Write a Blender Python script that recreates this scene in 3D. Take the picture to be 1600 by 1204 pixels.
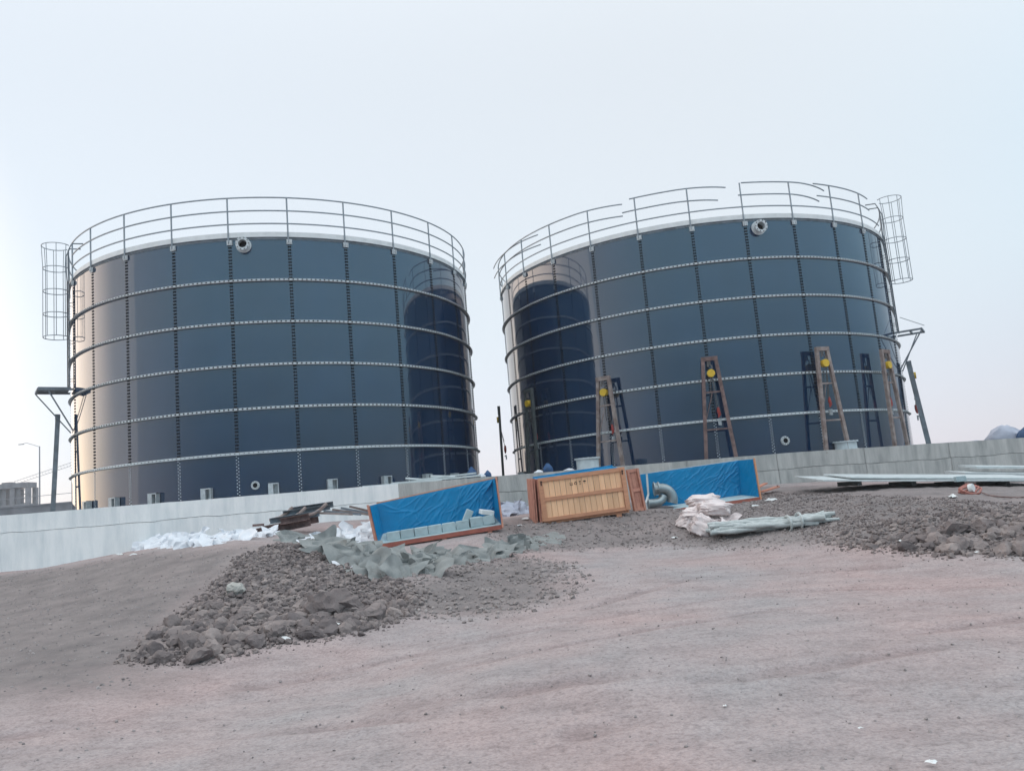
import bpy, bmesh, math, random
import numpy as np
from mathutils import Vector, Matrix, Euler
random.seed(7)
for o in list(bpy.data.objects): bpy.data.objects.remove(o)
SC = bpy.context.scene
COL = SC.collection
R_ = math.radians
EYE = 1.45                                  # eye height above the yard, metres
F_PX, PITCH, ROLL = 1276.0, .1412, .0839

# ------------------------------------------------------------------ camera
cam_d = bpy.data.cameras.new('camera'); cam = bpy.data.objects.new('camera', cam_d); COL.objects.link(cam)
cam_d.sensor_fit = 'HORIZONTAL'; cam_d.sensor_width = 36.0; cam_d.lens = F_PX / 1600 * 36
cam_d.clip_start = 0.05; cam_d.clip_end = 6000
cam.matrix_world = Matrix.Translation((0, 0, EYE)) @ Matrix.Rotation(math.pi/2 + PITCH, 4, 'X') @ Matrix.Rotation(-ROLL, 4, 'Z')
SC.camera = cam

# ------------------------------------------------------------------ sky, sun, exposure
SUN_AZ, SUN_EL = R_(-64), R_(6)             # azimuth from +Y, negative = left of the view
SUN_DIR = Vector((math.sin(SUN_AZ)*math.cos(SUN_EL), math.cos(SUN_AZ)*math.cos(SUN_EL), math.sin(SUN_EL)))
W = bpy.data.worlds.new('World'); SC.world = W; W.use_nodes = True
nt = W.node_tree; N = nt.nodes; LK = nt.links; N.clear()
out = N.new('ShaderNodeOutputWorld')
sky = N.new('ShaderNodeTexSky'); sky.sky_type = 'NISHITA'; sky.sun_disc = False
sky.sun_elevation = SUN_EL; sky.sun_rotation = SUN_AZ; sky.altitude = 0
sky.air_density = 1.0; sky.dust_density = 0.8; sky.ozone_density = 3.0
bg1 = N.new('ShaderNodeBackground'); bg1.inputs['Strength'].default_value = 0.05
LK.new(sky.outputs[0], bg1.inputs['Color'])
# milky twilight haze over the whole dome: even on the half in view, sinking to the dull blue of the earth's shadow low on the opposite side
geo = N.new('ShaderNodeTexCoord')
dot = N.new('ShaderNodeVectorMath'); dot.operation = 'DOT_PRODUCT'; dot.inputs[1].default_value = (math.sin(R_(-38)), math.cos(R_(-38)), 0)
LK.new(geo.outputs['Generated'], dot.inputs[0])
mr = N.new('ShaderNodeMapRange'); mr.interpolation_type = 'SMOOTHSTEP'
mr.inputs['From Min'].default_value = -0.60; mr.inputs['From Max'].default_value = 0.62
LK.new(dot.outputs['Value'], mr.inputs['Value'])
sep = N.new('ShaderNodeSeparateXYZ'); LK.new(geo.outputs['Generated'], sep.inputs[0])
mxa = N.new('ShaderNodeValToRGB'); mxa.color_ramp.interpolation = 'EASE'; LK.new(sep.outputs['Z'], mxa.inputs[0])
ce = mxa.color_ramp.elements; ce[0].position = 0.0; ce[0].color = (.055, .085, .15, 1); ce[1].position = .62; ce[1].color = (1.06, 1.10, 1.12, 1)  # upper sky behind the camera is shaped bright to light the front faces
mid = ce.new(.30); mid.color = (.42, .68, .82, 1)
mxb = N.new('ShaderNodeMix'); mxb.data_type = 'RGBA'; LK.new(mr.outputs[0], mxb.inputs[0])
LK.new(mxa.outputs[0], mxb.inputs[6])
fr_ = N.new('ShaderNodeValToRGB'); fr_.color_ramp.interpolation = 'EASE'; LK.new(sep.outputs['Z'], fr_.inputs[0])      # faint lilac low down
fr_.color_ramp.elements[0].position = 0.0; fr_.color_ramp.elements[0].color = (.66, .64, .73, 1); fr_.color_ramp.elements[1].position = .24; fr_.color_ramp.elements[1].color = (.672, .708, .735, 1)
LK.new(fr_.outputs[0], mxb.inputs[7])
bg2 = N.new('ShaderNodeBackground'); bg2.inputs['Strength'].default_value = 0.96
gl = N.new('ShaderNodeVectorMath'); gl.operation = 'DOT_PRODUCT'; gl.inputs[1].default_value = SUN_DIR      # warm glow round the setting sun
LK.new(geo.outputs['Generated'], gl.inputs[0])
gr = N.new('ShaderNodeMapRange'); gr.interpolation_type = 'SMOOTHSTEP'; gr.inputs['From Min'].default_value = .81; gr.inputs['From Max'].default_value = 1.0
LK.new(gl.outputs['Value'], gr.inputs['Value'])
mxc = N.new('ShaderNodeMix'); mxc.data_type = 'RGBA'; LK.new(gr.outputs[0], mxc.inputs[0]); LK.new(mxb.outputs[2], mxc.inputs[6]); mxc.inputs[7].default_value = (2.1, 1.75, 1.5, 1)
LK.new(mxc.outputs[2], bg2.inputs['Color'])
ze = N.new('ShaderNodeMapRange'); ze.interpolation_type = 'SMOOTHSTEP'        # overhead raised to lift light on ground and front faces, as under veiled sky
ze.inputs['From Min'].default_value = 0.45; ze.inputs['From Max'].default_value = 1.0; ze.inputs['To Min'].default_value = .97; ze.inputs['To Max'].default_value = 1.5
LK.new(sep.outputs['Z'], ze.inputs['Value']); LK.new(ze.outputs[0], bg2.inputs['Strength'])
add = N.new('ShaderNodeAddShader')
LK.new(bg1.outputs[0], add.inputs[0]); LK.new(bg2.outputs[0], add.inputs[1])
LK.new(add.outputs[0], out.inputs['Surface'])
sun_d = bpy.data.lights.new('sun', 'SUN'); sun_d.energy = 0.6; sun_d.angle = R_(100); sun_d.color = (1.0, 0.82, 0.66)
sun = bpy.data.objects.new('sun', sun_d); COL.objects.link(sun)
sun.rotation_euler = SUN_DIR.to_track_quat('Z', 'Y').to_euler()
SC.view_settings.view_transform = 'Standard'; SC.view_settings.look = 'None'
SC.cycles.volume_bounces = 3; SC.cycles.max_bounces = 8
SC.view_settings.exposure = 0.2; SC.view_settings.gamma = 1.0; SC.view_settings.use_curve_mapping = False

# ------------------------------------------------------------------ helpers: projection
cP, sP, cR, sR = math.cos(PITCH), math.sin(PITCH), math.cos(ROLL), math.sin(ROLL)
def ray(u, v):
    a, b = (u-800)/F_PX, (602-v)/F_PX
    x, y = cR*a + sR*b, -sR*a + cR*b
    return Vector((x, cP - y*sP, sP + y*cP))
def at(u, v, Y):
    d = ray(u, v); return Vector((d.x/d.y*Y, Y, EYE + d.z/d.y*Y))
def px(p):
    z = p[1]*cP + (p[2]-EYE)*sP; y = -p[1]*sP + (p[2]-EYE)*cP
    a, b = p[0]/z*F_PX, y/z*F_PX
    return 800 + cR*a - sR*b, 602 - (sR*a + cR*b)

# ------------------------------------------------------------------ helpers: noise
def vnoise(x, y, seed=0):
    xi = np.floor(x).astype(np.int64); yi = np.floor(y).astype(np.int64)
    fx = x-xi; fy = y-yi; fx = fx*fx*(3-2*fx); fy = fy*fy*(3-2*fy)
    def h(a, b):
        n = (a*374761393 + b*668265263 + seed*144665) & 0xffffffff
        n = ((n ^ (n >> 13))*1274126177) & 0xffffffff
        return ((n ^ (n >> 16)) & 0xffff)/65535.0
    return (h(xi, yi)*(1-fx) + h(xi+1, yi)*fx)*(1-fy) + (h(xi, yi+1)*(1-fx) + h(xi+1, yi+1)*fx)*fy
def fbm(x, y, seed=0, oct=4, gain=.5):
    s = 0; a = 1; t = 0
    for i in range(oct):
        s = s + a*vnoise(x*2**i + i*17.3, y*2**i - i*9.1, seed+i); t += a; a *= gain
    return s/t
def ridged(x, y, seed=0, oct=4):
    s = 0; a = 1; t = 0
    for i in range(oct):
        s = s + a*(1-np.abs(2*vnoise(x*2**i + i*5.7, y*2**i + i*3.3, seed+i)-1)); t += a; a *= .5
    return s/t

# ------------------------------------------------------------------ helpers: materials
def lin(r, g, b):
    return tuple(((c/255)/12.92 if c/255 <= .04045 else ((c/255+.055)/1.055)**2.4) for c in (r, g, b))
def mat(name, col, rough=.6, metal=0, spec=.5, ior=None, var=0, vscale=6, bump=0, bscale=40, col2=None, streak=None, coord='Object', island=0, thresh=(.35, .65), detail=5):
    m = bpy.data.materials.new(name); m.use_nodes = True
    t = m.node_tree; n = t.nodes; l = t.links; p = n['Principled BSDF']
    p.inputs['Base Color'].default_value = (*col, 1); p.inputs['Roughness'].default_value = rough
    p.inputs['Metallic'].default_value = metal; p.inputs['Specular IOR Level'].default_value = spec
    if ior: p.inputs['IOR'].default_value = ior
    tc = n.new('ShaderNodeTexCoord'); src = tc.outputs[coord]
    oi = n.new('ShaderNodeObjectInfo')
    off = n.new('ShaderNodeVectorMath'); off.operation = 'MULTIPLY_ADD'
    cmb = n.new('ShaderNodeCombineXYZ')
    for k in range(3): l.new(oi.outputs['Random'], cmb.inputs[k])
    off.inputs[1].default_value = (37, 53, 71); l.new(cmb.outputs[0], off.inputs[0]); l.new(src, off.inputs[2]); src = off.outputs[0]
    if streak:
        mp = n.new('ShaderNodeMapping'); mp.inputs['Scale'].default_value = streak; l.new(src, mp.inputs['Vector']); srcs = mp.outputs[0]
    else: srcs = src
    if col2 is not None or var:
        nz = n.new('ShaderNodeTexNoise'); nz.inputs['Scale'].default_value = vscale; nz.inputs['Detail'].default_value = detail; nz.inputs['Roughness'].default_value = .6
        l.new(srcs, nz.inputs['Vector'])
        rp = n.new('ShaderNodeValToRGB'); rp.color_ramp.elements[0].position = thresh[0]; rp.color_ramp.elements[1].position = thresh[1]
        c2 = col2 if col2 is not None else tuple(c*(1-var) for c in col)
        rp.color_ramp.elements[0].color = (*c2, 1); rp.color_ramp.elements[1].color = (*col, 1)
        l.new(nz.outputs['Fac'], rp.inputs[0]); last = rp.outputs[0]
        if island:
            hs = n.new('ShaderNodeHueSaturation'); mm = n.new('ShaderNodeMapRange')
            mm.inputs['To Min'].default_value = 1-island; mm.inputs['To Max'].default_value = 1+island
            l.new(oi.outputs['Random'], mm.inputs['Value']); l.new(mm.outputs[0], hs.inputs['Value']); l.new(last, hs.inputs['Color']); last = hs.outputs[0]
        l.new(last, p.inputs['Base Color'])
    if bump:
        nb = n.new('ShaderNodeTexNoise'); nb.inputs['Scale'].default_value = bscale; nb.inputs['Detail'].default_value = 6
        l.new(srcs, nb.inputs['Vector'])
        bp = n.new('ShaderNodeBump'); bp.inputs['Strength'].default_value = bump; bp.inputs['Distance'].default_value = .02
        l.new(nb.outputs['Fac'], bp.inputs['Height']); l.new(bp.outputs[0], p.inputs['Normal'])
    return m

M = {}
M['tank'] = mat('tank_enamel', (.006, .028, .074), rough=.05, ior=2.0, bump=.012, bscale=1.3, var=.18, vscale=1.6, streak=(1, 1, .4), island=.12)
M['tank_in'] = mat('tank_inside', (.05, .07, .09), rough=.6)
M['cap'] = mat('bolt_cap', (.008, .010, .014), rough=.8, spec=.15)
M['galv'] = mat('galvanized', (.52, .56, .58), rough=.5, metal=.35, var=.25, vscale=14, bump=.08, bscale=60)
M['galv_w'] = mat('galvanized_ring', (.62, .66, .68), rough=.55, metal=.15, var=.2, vscale=9)
M['rimwhite'] = mat('rim_paint', (.78, .80, .80), rough=.6, var=.12, vscale=4)
M['rail'] = mat('rail_tube', (.30, .34, .38), rough=.5, metal=.3, var=.2, vscale=5)
M['plate'] = mat('platform_steel', (.17, .20, .23), rough=.6, metal=.2, var=.3, vscale=5)
M['rust'] = mat('rusty_steel', (.24, .16, .15), rough=.8, col2=(.11, .07, .065), vscale=7, bump=.3, bscale=30)
M['rust2'] = mat('dusty_steel', (.34, .29, .27), rough=.85, col2=(.17, .12, .11), vscale=5, bump=.3, bscale=30)
M['darksteel'] = mat('dark_steel', (.075, .095, .10), rough=.75, col2=(.045, .05, .052), vscale=6, bump=.2)
M['greysteel'] = mat('grey_steel', (.22, .26, .30), rough=.8, col2=(.14, .16, .18), vscale=5, bump=.2)
M['palesteel'] = mat('pale_steel', (.42, .45, .48), rough=.8, col2=(.30, .32, .34), vscale=5, bump=.2)
M['yellow'] = mat('yellow_paint', (.72, .47, .03), rough=.45, var=.2, vscale=12)
M['red'] = mat('red_paint', (.40, .05, .04), rough=.5, var=.3, vscale=12)
M['chain'] = mat('chain_steel', (.14, .13, .13), rough=.6, metal=.5)
M['whitewall'] = mat('painted_concrete', (.90, .91, .90), rough=.9, col2=(.70, .74, .75), vscale=1.8, streak=(2.2, 2.2, .35), bump=.5, bscale=14, thresh=(.28, .6), detail=8)
M['concrete'] = mat('bare_concrete', (.52, .52, .50), rough=.92, col2=(.29, .30, .295), vscale=1.6, streak=(2.6, 2.6, .4), bump=.6, bscale=16, thresh=(.3, .66), detail=8)
M['slab'] = mat('slab_concrete', (.35, .36, .36), rough=.95, var=.35, vscale=.8, bump=.4, bscale=10)
M['pine'] = mat('pine_board', (.90, .56, .34), rough=.75, col2=(.80, .47, .27), vscale=5, streak=(8, 8, .6), bump=.2, bscale=30, island=.13)
M['pine_rail'] = mat('pine_rail', (.66, .33, .19), rough=.75, col2=(.54, .25, .15), vscale=5, streak=(1, 8, 8), bump=.2, bscale=30, island=.08)
M['pine_red'] = mat('reddish_timber', (.58, .28, .20), rough=.8, col2=(.44, .19, .14), vscale=6, bump=.3, bscale=30, island=.1)
M['skid'] = mat('skid_timber', (.40, .13, .09), rough=.8, col2=(.30, .09, .07), vscale=6, bump=.3, bscale=30)
M['film'] = mat('blue_film', (.0, .215, .46), rough=.36, spec=.3, var=.15, vscale=3)
M['foam'] = mat('grey_foam', (.42, .54, .57), rough=.9, var=.2, vscale=6, bump=.3, bscale=50, island=.08)
M['foam_w'] = mat('white_foam', (.72, .77, .78), rough=.9, var=.1, vscale=6, bump=.2)
M['tarp'] = mat('grey_tarp', (.285, .30, .295), rough=.8, col2=(.20, .212, .21), vscale=4, bump=.4, bscale=60)
M['sheet'] = mat('white_sheet', (.76, .79, .84), rough=.6, var=.15, vscale=5, bump=.2, bscale=60)
M['lavender'] = mat('lavender_sheet', (.44, .47, .56), rough=.7, var=.2, vscale=4, bump=.2, bscale=60)
M['sack'] = mat('woven_sack', (.80, .72, .71), rough=.85, col2=(.66, .57, .56), vscale=5, bump=.4, bscale=90)
M['pipe'] = mat('grey_green_wrap', (.52, .56, .56), rough=.7, col2=(.36, .40, .40), vscale=6, bump=.3, bscale=40)
M['duct'] = mat('galv_duct', (.34, .40, .42), rough=.42, metal=.6, var=.3, vscale=5)
M['board'] = mat('white_board', (.60, .65, .66), rough=.7, var=.2, vscale=4, bump=.2, bscale=30)
M['flange'] = mat('pale_flange', (.58, .65, .68), rough=.55, var=.2, vscale=6)
M['bluebag'] = mat('blue_bag', (.03, .10, .24), rough=.7, var=.3, vscale=8, bump=.3)
M['orange'] = mat('orange_hose', (.42, .17, .14), rough=.6, var=.3, vscale=10)
M['ink'] = mat('stencil_ink', (.035, .022, .02), rough=.9)
M['clod'] = mat('soil_clods', (.285, .255, .25), rough=1, spec=.1, col2=(.175, .155, .155), vscale=2.5, bump=.8, bscale=35)
M['crumb'] = mat('soil_crumbs', (.36, .32, .31), rough=1, spec=.1, col2=(.22, .19, .185), vscale=2.5, bump=.6, bscale=35)
M['stone'] = mat('pale_concrete_chunk', (.46, .45, .42), rough=.95, var=.3, vscale=6, bump=.8, bscale=25)
M['paper'] = mat('white_scrap', (.72, .74, .74), rough=.8, var=.1)
M['farwall'] = mat('far_masonry', (.24, .255, .28), rough=.95, var=.3, vscale=1)
M['farglass'] = mat('far_shutter', (.10, .12, .14), rough=.5)
M['lamp'] = mat('lamp_post', (.25, .27, .30), rough=.6)

for key in ('clod',):
    t = M[key].node_tree; p = t.nodes['Principled BSDF']; src = p.inputs['Base Color'].links[0].from_socket
    a_ = t.nodes.new('ShaderNodeAttribute'); a_.attribute_name = 'tone'; hv = t.nodes.new('ShaderNodeMix'); hv.data_type = 'RGBA'; hv.blend_type = 'MULTIPLY'; hv.inputs[0].default_value = 1
    m_ = t.nodes.new('ShaderNodeValToRGB'); m_.color_ramp.elements[0].color = (.66, .64, .65, 1); m_.color_ramp.elements[1].color = (1.28, 1.22, 1.18, 1)
    t.links.new(a_.outputs['Fac'], m_.inputs[0]); t.links.new(src, hv.inputs[6]); t.links.new(m_.outputs[0], hv.inputs[7]); t.links.new(hv.outputs[2], p.inputs['Base Color'])

# ------------------------------------------------------------------ helpers: meshes
class MB:
    def __init__(s): s.v = []; s.f = []
    def add(s, vs, fs):
        b = len(s.v); s.v += [tuple(q) for q in vs]; s.f += [tuple(i+b for i in q) for q in fs]; return s
    def box(s, c, sz, rot=None):
        h = [x/2 for x in sz]; c = Vector(c); vs = []
        for k in range(8):
            p = Vector((h[0]*(1 if k & 1 else -1), h[1]*(1 if k & 2 else -1), h[2]*(1 if k & 4 else -1)))
            vs.append(c + (rot @ p if rot else p))
        return s.add(vs, [(0,2,3,1), (4,5,7,6), (0,1,5,4), (2,6,7,3), (0,4,6,2), (1,3,7,5)])
    def bar(s, p0, p1, w, h, up=(0, 0, 1)):
        p0, p1 = Vector(p0), Vector(p1); d = (p1-p0); L = d.length; d.normalize(); up = Vector(up)
        x = d.cross(up)
        if x.length < 1e-4: x = d.cross(Vector((0, 1, 0)))
        x.normalize(); z = x.cross(d)
        return s.box((p0+p1)/2, (w, L, h), Matrix((x, d, z)).transposed())
    def hexa(s, q, th):          # quad a,b,c,d (counter-clockwise seen from the front), thickness goes to the back
        q = [Vector(a) for a in q]; n = (q[1]-q[0]).cross(q[3]-q[0]).normalized()
        vs = q + [a - n*th for a in q]
        return s.add(vs, [(0,1,2,3), (7,6,5,4), (0,4,5,1), (1,5,6,2), (2,6,7,3), (3,7,4,0)])
    def tube(s, pts, r, n=8, caps=True):
        pts = [Vector(p) for p in pts]; rs = r if isinstance(r, (list, tuple)) else [r]*len(pts)
        vs = []; fs = []; prev = None
        for i, p in enumerate(pts):
            d = (pts[min(i+1, len(pts)-1)] - pts[max(i-1, 0)]).normalized()
            if prev is None:
                a = d.cross(Vector((0, 0, 1)));
                if a.length < 1e-3: a = d.cross(Vector((0, 1, 0)))
            else: a = prev - d*prev.dot(d)
            a.normalize(); prev = a; b = d.cross(a)
            for k in range(n):
                t = 2*math.pi*k/n; vs.append(p + (a*math.cos(t) + b*math.sin(t))*rs[i])
        for i in range(len(pts)-1):
            for k in range(n):
                k2 = (k+1) % n; fs.append((i*n+k, i*n+k2, (i+1)*n+k2, (i+1)*n+k))
        if caps:
            fs.append(tuple(range(n))[::-1]); fs.append(tuple((len(pts)-1)*n+k for k in range(n)))
        return s.add(vs, fs)
    def lathe(s, prof, n=32, closed=True, ax=None):   # profile of (radius, z) pairs round the z axis; closed profile loop
        m = len(prof); vs = []; fs = []
        for i in range(n):
            a = 2*math.pi*i/n
            for r, z in prof: vs.append(Vector((r*math.sin(a), -r*math.cos(a), z)))
        for i in range(n):
            j = (i+1) % n
            for k in range(m if closed else m-1):
                k2 = (k+1) % m; fs.append((i*m+k, j*m+k, j*m+k2, i*m+k2))
        if ax: vs = [ax @ q for q in vs]
        return s.add(vs, fs)
    def mesh(s, name, m, smooth=None):
        me = bpy.data.meshes.new(name); me.from_pydata([tuple(p) for p in s.v], [], s.f); me.materials.append(m)
        bm = bmesh.new(); bm.from_mesh(me); bmesh.ops.recalc_face_normals(bm, faces=bm.faces); bm.to_mesh(me); bm.free()
        if smooth is not None:
            me.polygons.foreach_set('use_smooth', [True]*len(me.polygons)); me.set_sharp_from_angle(angle=R_(smooth))
        return me
    def build(s, name, m, parent=None, smooth=None, loc=None):
        return link(name, s.mesh(name, m, smooth), parent, loc)
def link(name, me, parent=None, loc=None, rot=None):
    o = bpy.data.objects.new(name, me); COL.objects.link(o)
    if parent is not None: o.parent = parent
    if loc is not None: o.location = loc
    if rot is not None: o.rotation_euler = rot
    return o
def tag(o, label, cat, group=None, kind=None):
    if label: o['label'] = label
    if cat: o['category'] = cat
    if group: o['group'] = group
    if kind: o['kind'] = kind
    return o
def thing(name, label, cat, loc=(0, 0, 0), rot=(0, 0, 0), group=None):
    return tag(link(name, None, None, loc, rot), label, cat, group)
def copy_tree(o, parent=None):
    c = o.copy(); COL.objects.link(c); c.parent = parent
    for ch in o.children: copy_tree(ch, c)
    return c
def grid_mesh(name, P, m, smooth=None, thick=0):     # P: (a,b,3) array
    a, b = P.shape[:2]; idx = np.arange(a*b).reshape(a, b)
    q = np.stack([idx[:-1, :-1], idx[1:, :-1], idx[1:, 1:], idx[:-1, 1:]], -1).reshape(-1, 4)
    me = bpy.data.meshes.new(name); me.from_pydata(P.reshape(-1, 3).tolist(), [], q.tolist()); me.materials.append(m)
    if smooth is not None:
        me.polygons.foreach_set('use_smooth', [True]*len(me.polygons)); me.set_sharp_from_angle(angle=R_(smooth))
    return me

# ------------------------------------------------------------------ wall line and terrain
WS, WY0 = .1414, 22.485                        # the retaining wall: Y = WY0 + WS * X
def wall_y(x): return WY0 + WS*x
def wall_hit(u, v):
    d = ray(u, v); t = WY0/(d.y - WS*d.x); return Vector((d.x*t, d.y*t, EYE + d.z*t))
def wall_top(x): return EYE + float(np.interp(x, [-40, -12.7, -.3, 8, 15.8, 40], [.73, .73, .735, .735, .62, .60]))
_cp = []
for x in (-9, -5, -2, 0, 2, 5, 9):
    for y in (-2, 1, 3, 5): _cp.append((x, y, .0))
for u, v, Y in [(50,1100,7.1),(100,1000,9.8),(100,930,13.5),(20,915,15.5),(250,1040,8.5),(440,850,14.5),(300,880,14),(180,880,15.5),
        (400,940,11.2),(330,1000,9.3),(520,965,10.0),(600,962,10.4),(560,880,13.5),(500,852,15),(650,900,12.9),(800,930,11.6),(860,880,14.1),
        (750,870,15),(850,840,17),(450,835,17),(690,842,17.2),(590,858,16.9),(785,824,17.5),(915,813,18.1),(850,819,18),(990,800,18.6),(1000,1000,7.5),(1000,900,12),
        (1000,855,16),(1300,862,13),(1600,868,11),(1250,790,16.5),(1400,790,15),(1550,797,13.7),(1400,757,20),(1600,766,17.5),(1090,797,19),
        (1190,779,19.8),(1100,850,15.4),(1300,1000,6.9),(500,1080,7.6),(800,1050,6.6),(1200,930,9.8),(1500,930,8.9),(1330,815,14.2),(1480,825,12.6)]:
    p = at(u, v, Y); _cp.append((p.x, p.y, p.z))
for u, v in [(0,893),(60,888),(120,876),(200,861),(300,845),(420,824),(560,812),(700,806),(830,801),(1000,778),(1200,757),(1400,750),(1600,746)]:
    p = wall_hit(u, v); _cp.append((p.x, p.y, p.z))
_cp += [(-20, 12, .35), (-24, 20, .7), (20, 12, .3), (24, 22, .7), (-16, 6, .05), (16, 6, .03)]
_cp = np.array(_cp)
def _tps(d2): return .5*d2*np.log(d2 + 1e-9)
_n = len(_cp); _d2 = ((_cp[:, None, :2]-_cp[None, :, :2])**2).sum(-1)
_A = np.zeros((_n+3, _n+3)); _A[:_n, :_n] = _tps(_d2) + np.eye(_n)*.25
_A[:_n, _n] = 1; _A[:_n, _n+1:] = _cp[:, :2]; _A[_n:, :_n] = _A[:_n, _n:].T
_w = np.linalg.solve(_A, np.concatenate([_cp[:, 2], np.zeros(3)]))
def hgt(x, y):
    x = np.clip(np.asarray(x, float), -24, 24); y = np.clip(np.asarray(y, float), -2, 25); sh = x.shape; x = x.ravel(); y = y.ravel()
    z = _w[_n] + _w[_n+1]*x + _w[_n+2]*y
    for i in range(_n): z = z + _w[i]*_tps((x-_cp[i, 0])**2 + (y-_cp[i, 1])**2)
    return np.clip(z, -.2, 1.45).reshape(sh)
_qx = np.arange(-25, 25.01, .08); _qy = np.arange(-2, 25.01, .08); _HG = hgt(*np.meshgrid(_qx, _qy, indexing='ij'))
_slow = hgt
def hgt(x, y):
    x = (np.clip(np.asarray(x, float), -24, 24)+25)/.08; y = (np.clip(np.asarray(y, float), -1.9, 24.9)+2)/.08
    i = np.minimum(x.astype(int), len(_qx)-2); j = np.minimum(y.astype(int), len(_qy)-2); fx, fy = x-i, y-j
    return (_HG[i, j]*(1-fx)+_HG[i+1, j]*fx)*(1-fy) + (_HG[i, j+1]*(1-fx)+_HG[i+1, j+1]*fx)*fy
_HL = _HG.tolist()
def H(x, y):
    x = (min(max(x, -24), 24)+25)/.08; y = (min(max(y, -1.9), 24.9)+2)/.08; i, j = int(x), int(y); fx, fy = x-i, y-j
    return (_HL[i][j]*(1-fx)+_HL[i+1][j]*fx)*(1-fy) + (_HL[i][j+1]*(1-fx)+_HL[i+1][j+1]*fx)*fy
_Ys = np.concatenate([np.arange(2, 12, .05), np.arange(12, 26, .05)])
def gh(u, v):                                # where the sight line through a photo point meets the ground
    d = ray(u, v); x = d.x/d.y*_Ys; z = EYE + d.z/d.y*_Ys; h = hgt(x, _Ys)
    k = np.where(z <= h)[0]; k = k[0] if len(k) else len(_Ys)-1
    return Vector((float(x[k]), float(_Ys[k]), float(h[k])))
def poly(pts): return np.array([gh(*p)[:2] for p in pts])
def poly_sd(P, x, y):                        # >0 inside
    x = x.ravel(); y = y.ravel(); ins = np.zeros(len(x), bool); dm = np.full(len(x), 1e9)
    for i in range(len(P)):
        a, b = P[i], P[(i+1) % len(P)]; e = b-a
        t = np.clip(((x-a[0])*e[0] + (y-a[1])*e[1])/(e@e + 1e-12), 0, 1)
        dm = np.minimum(dm, np.hypot(x-a[0]-t*e[0], y-a[1]-t*e[1]))
        c = ((a[1] > y) != (b[1] > y)) & (x < (b[0]-a[0])*(y-a[1])/(b[1]-a[1]+1e-12) + a[0]); ins ^= c
    return np.where(ins, dm, -dm)
PILE_L = poly([(228,1032),(270,985),(330,940),(395,868),(440,852),(500,862),(560,885),(600,905),(640,930),(620,962),(560,984),(440,1002),(310,1030)])
ROUGH_M = poly([(560,890),(640,908),(720,885),(800,868),(870,880),(880,920),(850,940),(760,962),(640,960),(600,930)])
PILE_R = poly([(1195,772),(1260,772),(1340,776),(1450,780),(1540,786),(1600,790),(1680,800),(1680,866),(1600,867),(1450,864),(1330,852),(1285,838),(1230,815),(1195,795)])
BERM = poly([(780,830),(850,820),(1000,803),(1190,780),(1205,800),(1290,842),(1180,852),(1040,846),(920,855),(800,860)])
SLOPE_L = poly([(-200,905),(0,900),(120,884),(220,866),(330,862),(400,855),(360,900),(280,975),(225,1035),(170,1075),(0,1085),(-200,1110)])
UPPER = [poly([(1195,762),(1300,758),(1450,757),(1600,757),(1690,757),(1690,805),(1500,795),(1195,795)]), poly([(775,812),(850,806),(1000,783),(1200,760),(1205,792),(1000,808),(850,824),(780,834)])]
def micro(x, y):
    sh = x.shape
    sl = np.maximum(np.clip(poly_sd(PILE_L, x, y)*2.2+.4, 0, 1), np.clip(poly_sd(PILE_R, x, y)*2.2+.4, 0, 1)).reshape(sh)
    sm = np.maximum(np.clip(poly_sd(ROUGH_M, x, y)*1.2+.4, 0, 1), .85*np.clip(poly_sd(BERM, x, y)*2.2+.75, 0, 1)).reshape(sh)
    for U in UPPER: sm = np.maximum(sm, .8*np.clip(poly_sd(U, x, y)*1.5+.7, 0, 1).reshape(sh))
    soil = np.maximum(sl, sm)
    pale = 1.0*np.clip(poly_sd(SLOPE_L, x, y)*.7+.6, 0, 1).reshape(sh)
    z = .03*(fbm(x*.9, y*.9, 3, 3)-.5) + .016*(fbm(x*5, y*5, 5, 4)-.5) + .012*(fbm(x*20, y*20, 9, 4, .6)-.5)
    a = .32; xr, yr = x*math.cos(a)+y*math.sin(a), -x*math.sin(a)+y*math.cos(a)
    z = z + (1-soil)*(.007*(fbm(xr*.8, yr*3.0, 12, 5)-.5) + .002*(ridged(xr*.9+3, yr*6.5, 14, 3)-.5))
    b = -.10; xr, yr = x*math.cos(b)+y*math.sin(b), -x*math.sin(b)+y*math.cos(b)
    z = z + (1-soil)*.006*(fbm(xr*.5, yr*2.4, 22, 5)-.5)
    z = z + sl*.16*(fbm(x*3.2, y*3.2, 31, 5, .6)-.5) + sm*.10*(fbm(x*5, y*5, 33, 5, .65)-.5)
    return z, np.maximum(soil, pale)
def axis(core0, core1, step, far, grow=1.35):
    a = list(np.arange(core0, core1+step*.5, step)); s = step; lo, hi = a[0], a[-1]
    L = []; Rr = []
    while hi < far: s *= grow; hi += s; lo -= s; Rr.append(hi); L.append(lo)
    return np.array(L[::-1] + a + Rr)
TRACKS = [[gh(*q)[:2] for q in t] for t in ([(380,1075),(700,1010),(950,965),(1200,925),(1600,915)], [(420,1105),(760,1035),(1010,985),(1260,945),(1600,940)],
          [(-60,1160),(300,1120),(800,1085),(1300,1010),(1660,960)], [(-60,1190),(330,1150),(830,1110),(1330,1035),(1660,985)], [(900,1150),(1100,1105),(1350,1090),(1660,1060)], [(760,1020),(880,960),(1100,900),(1400,885)])]
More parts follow.
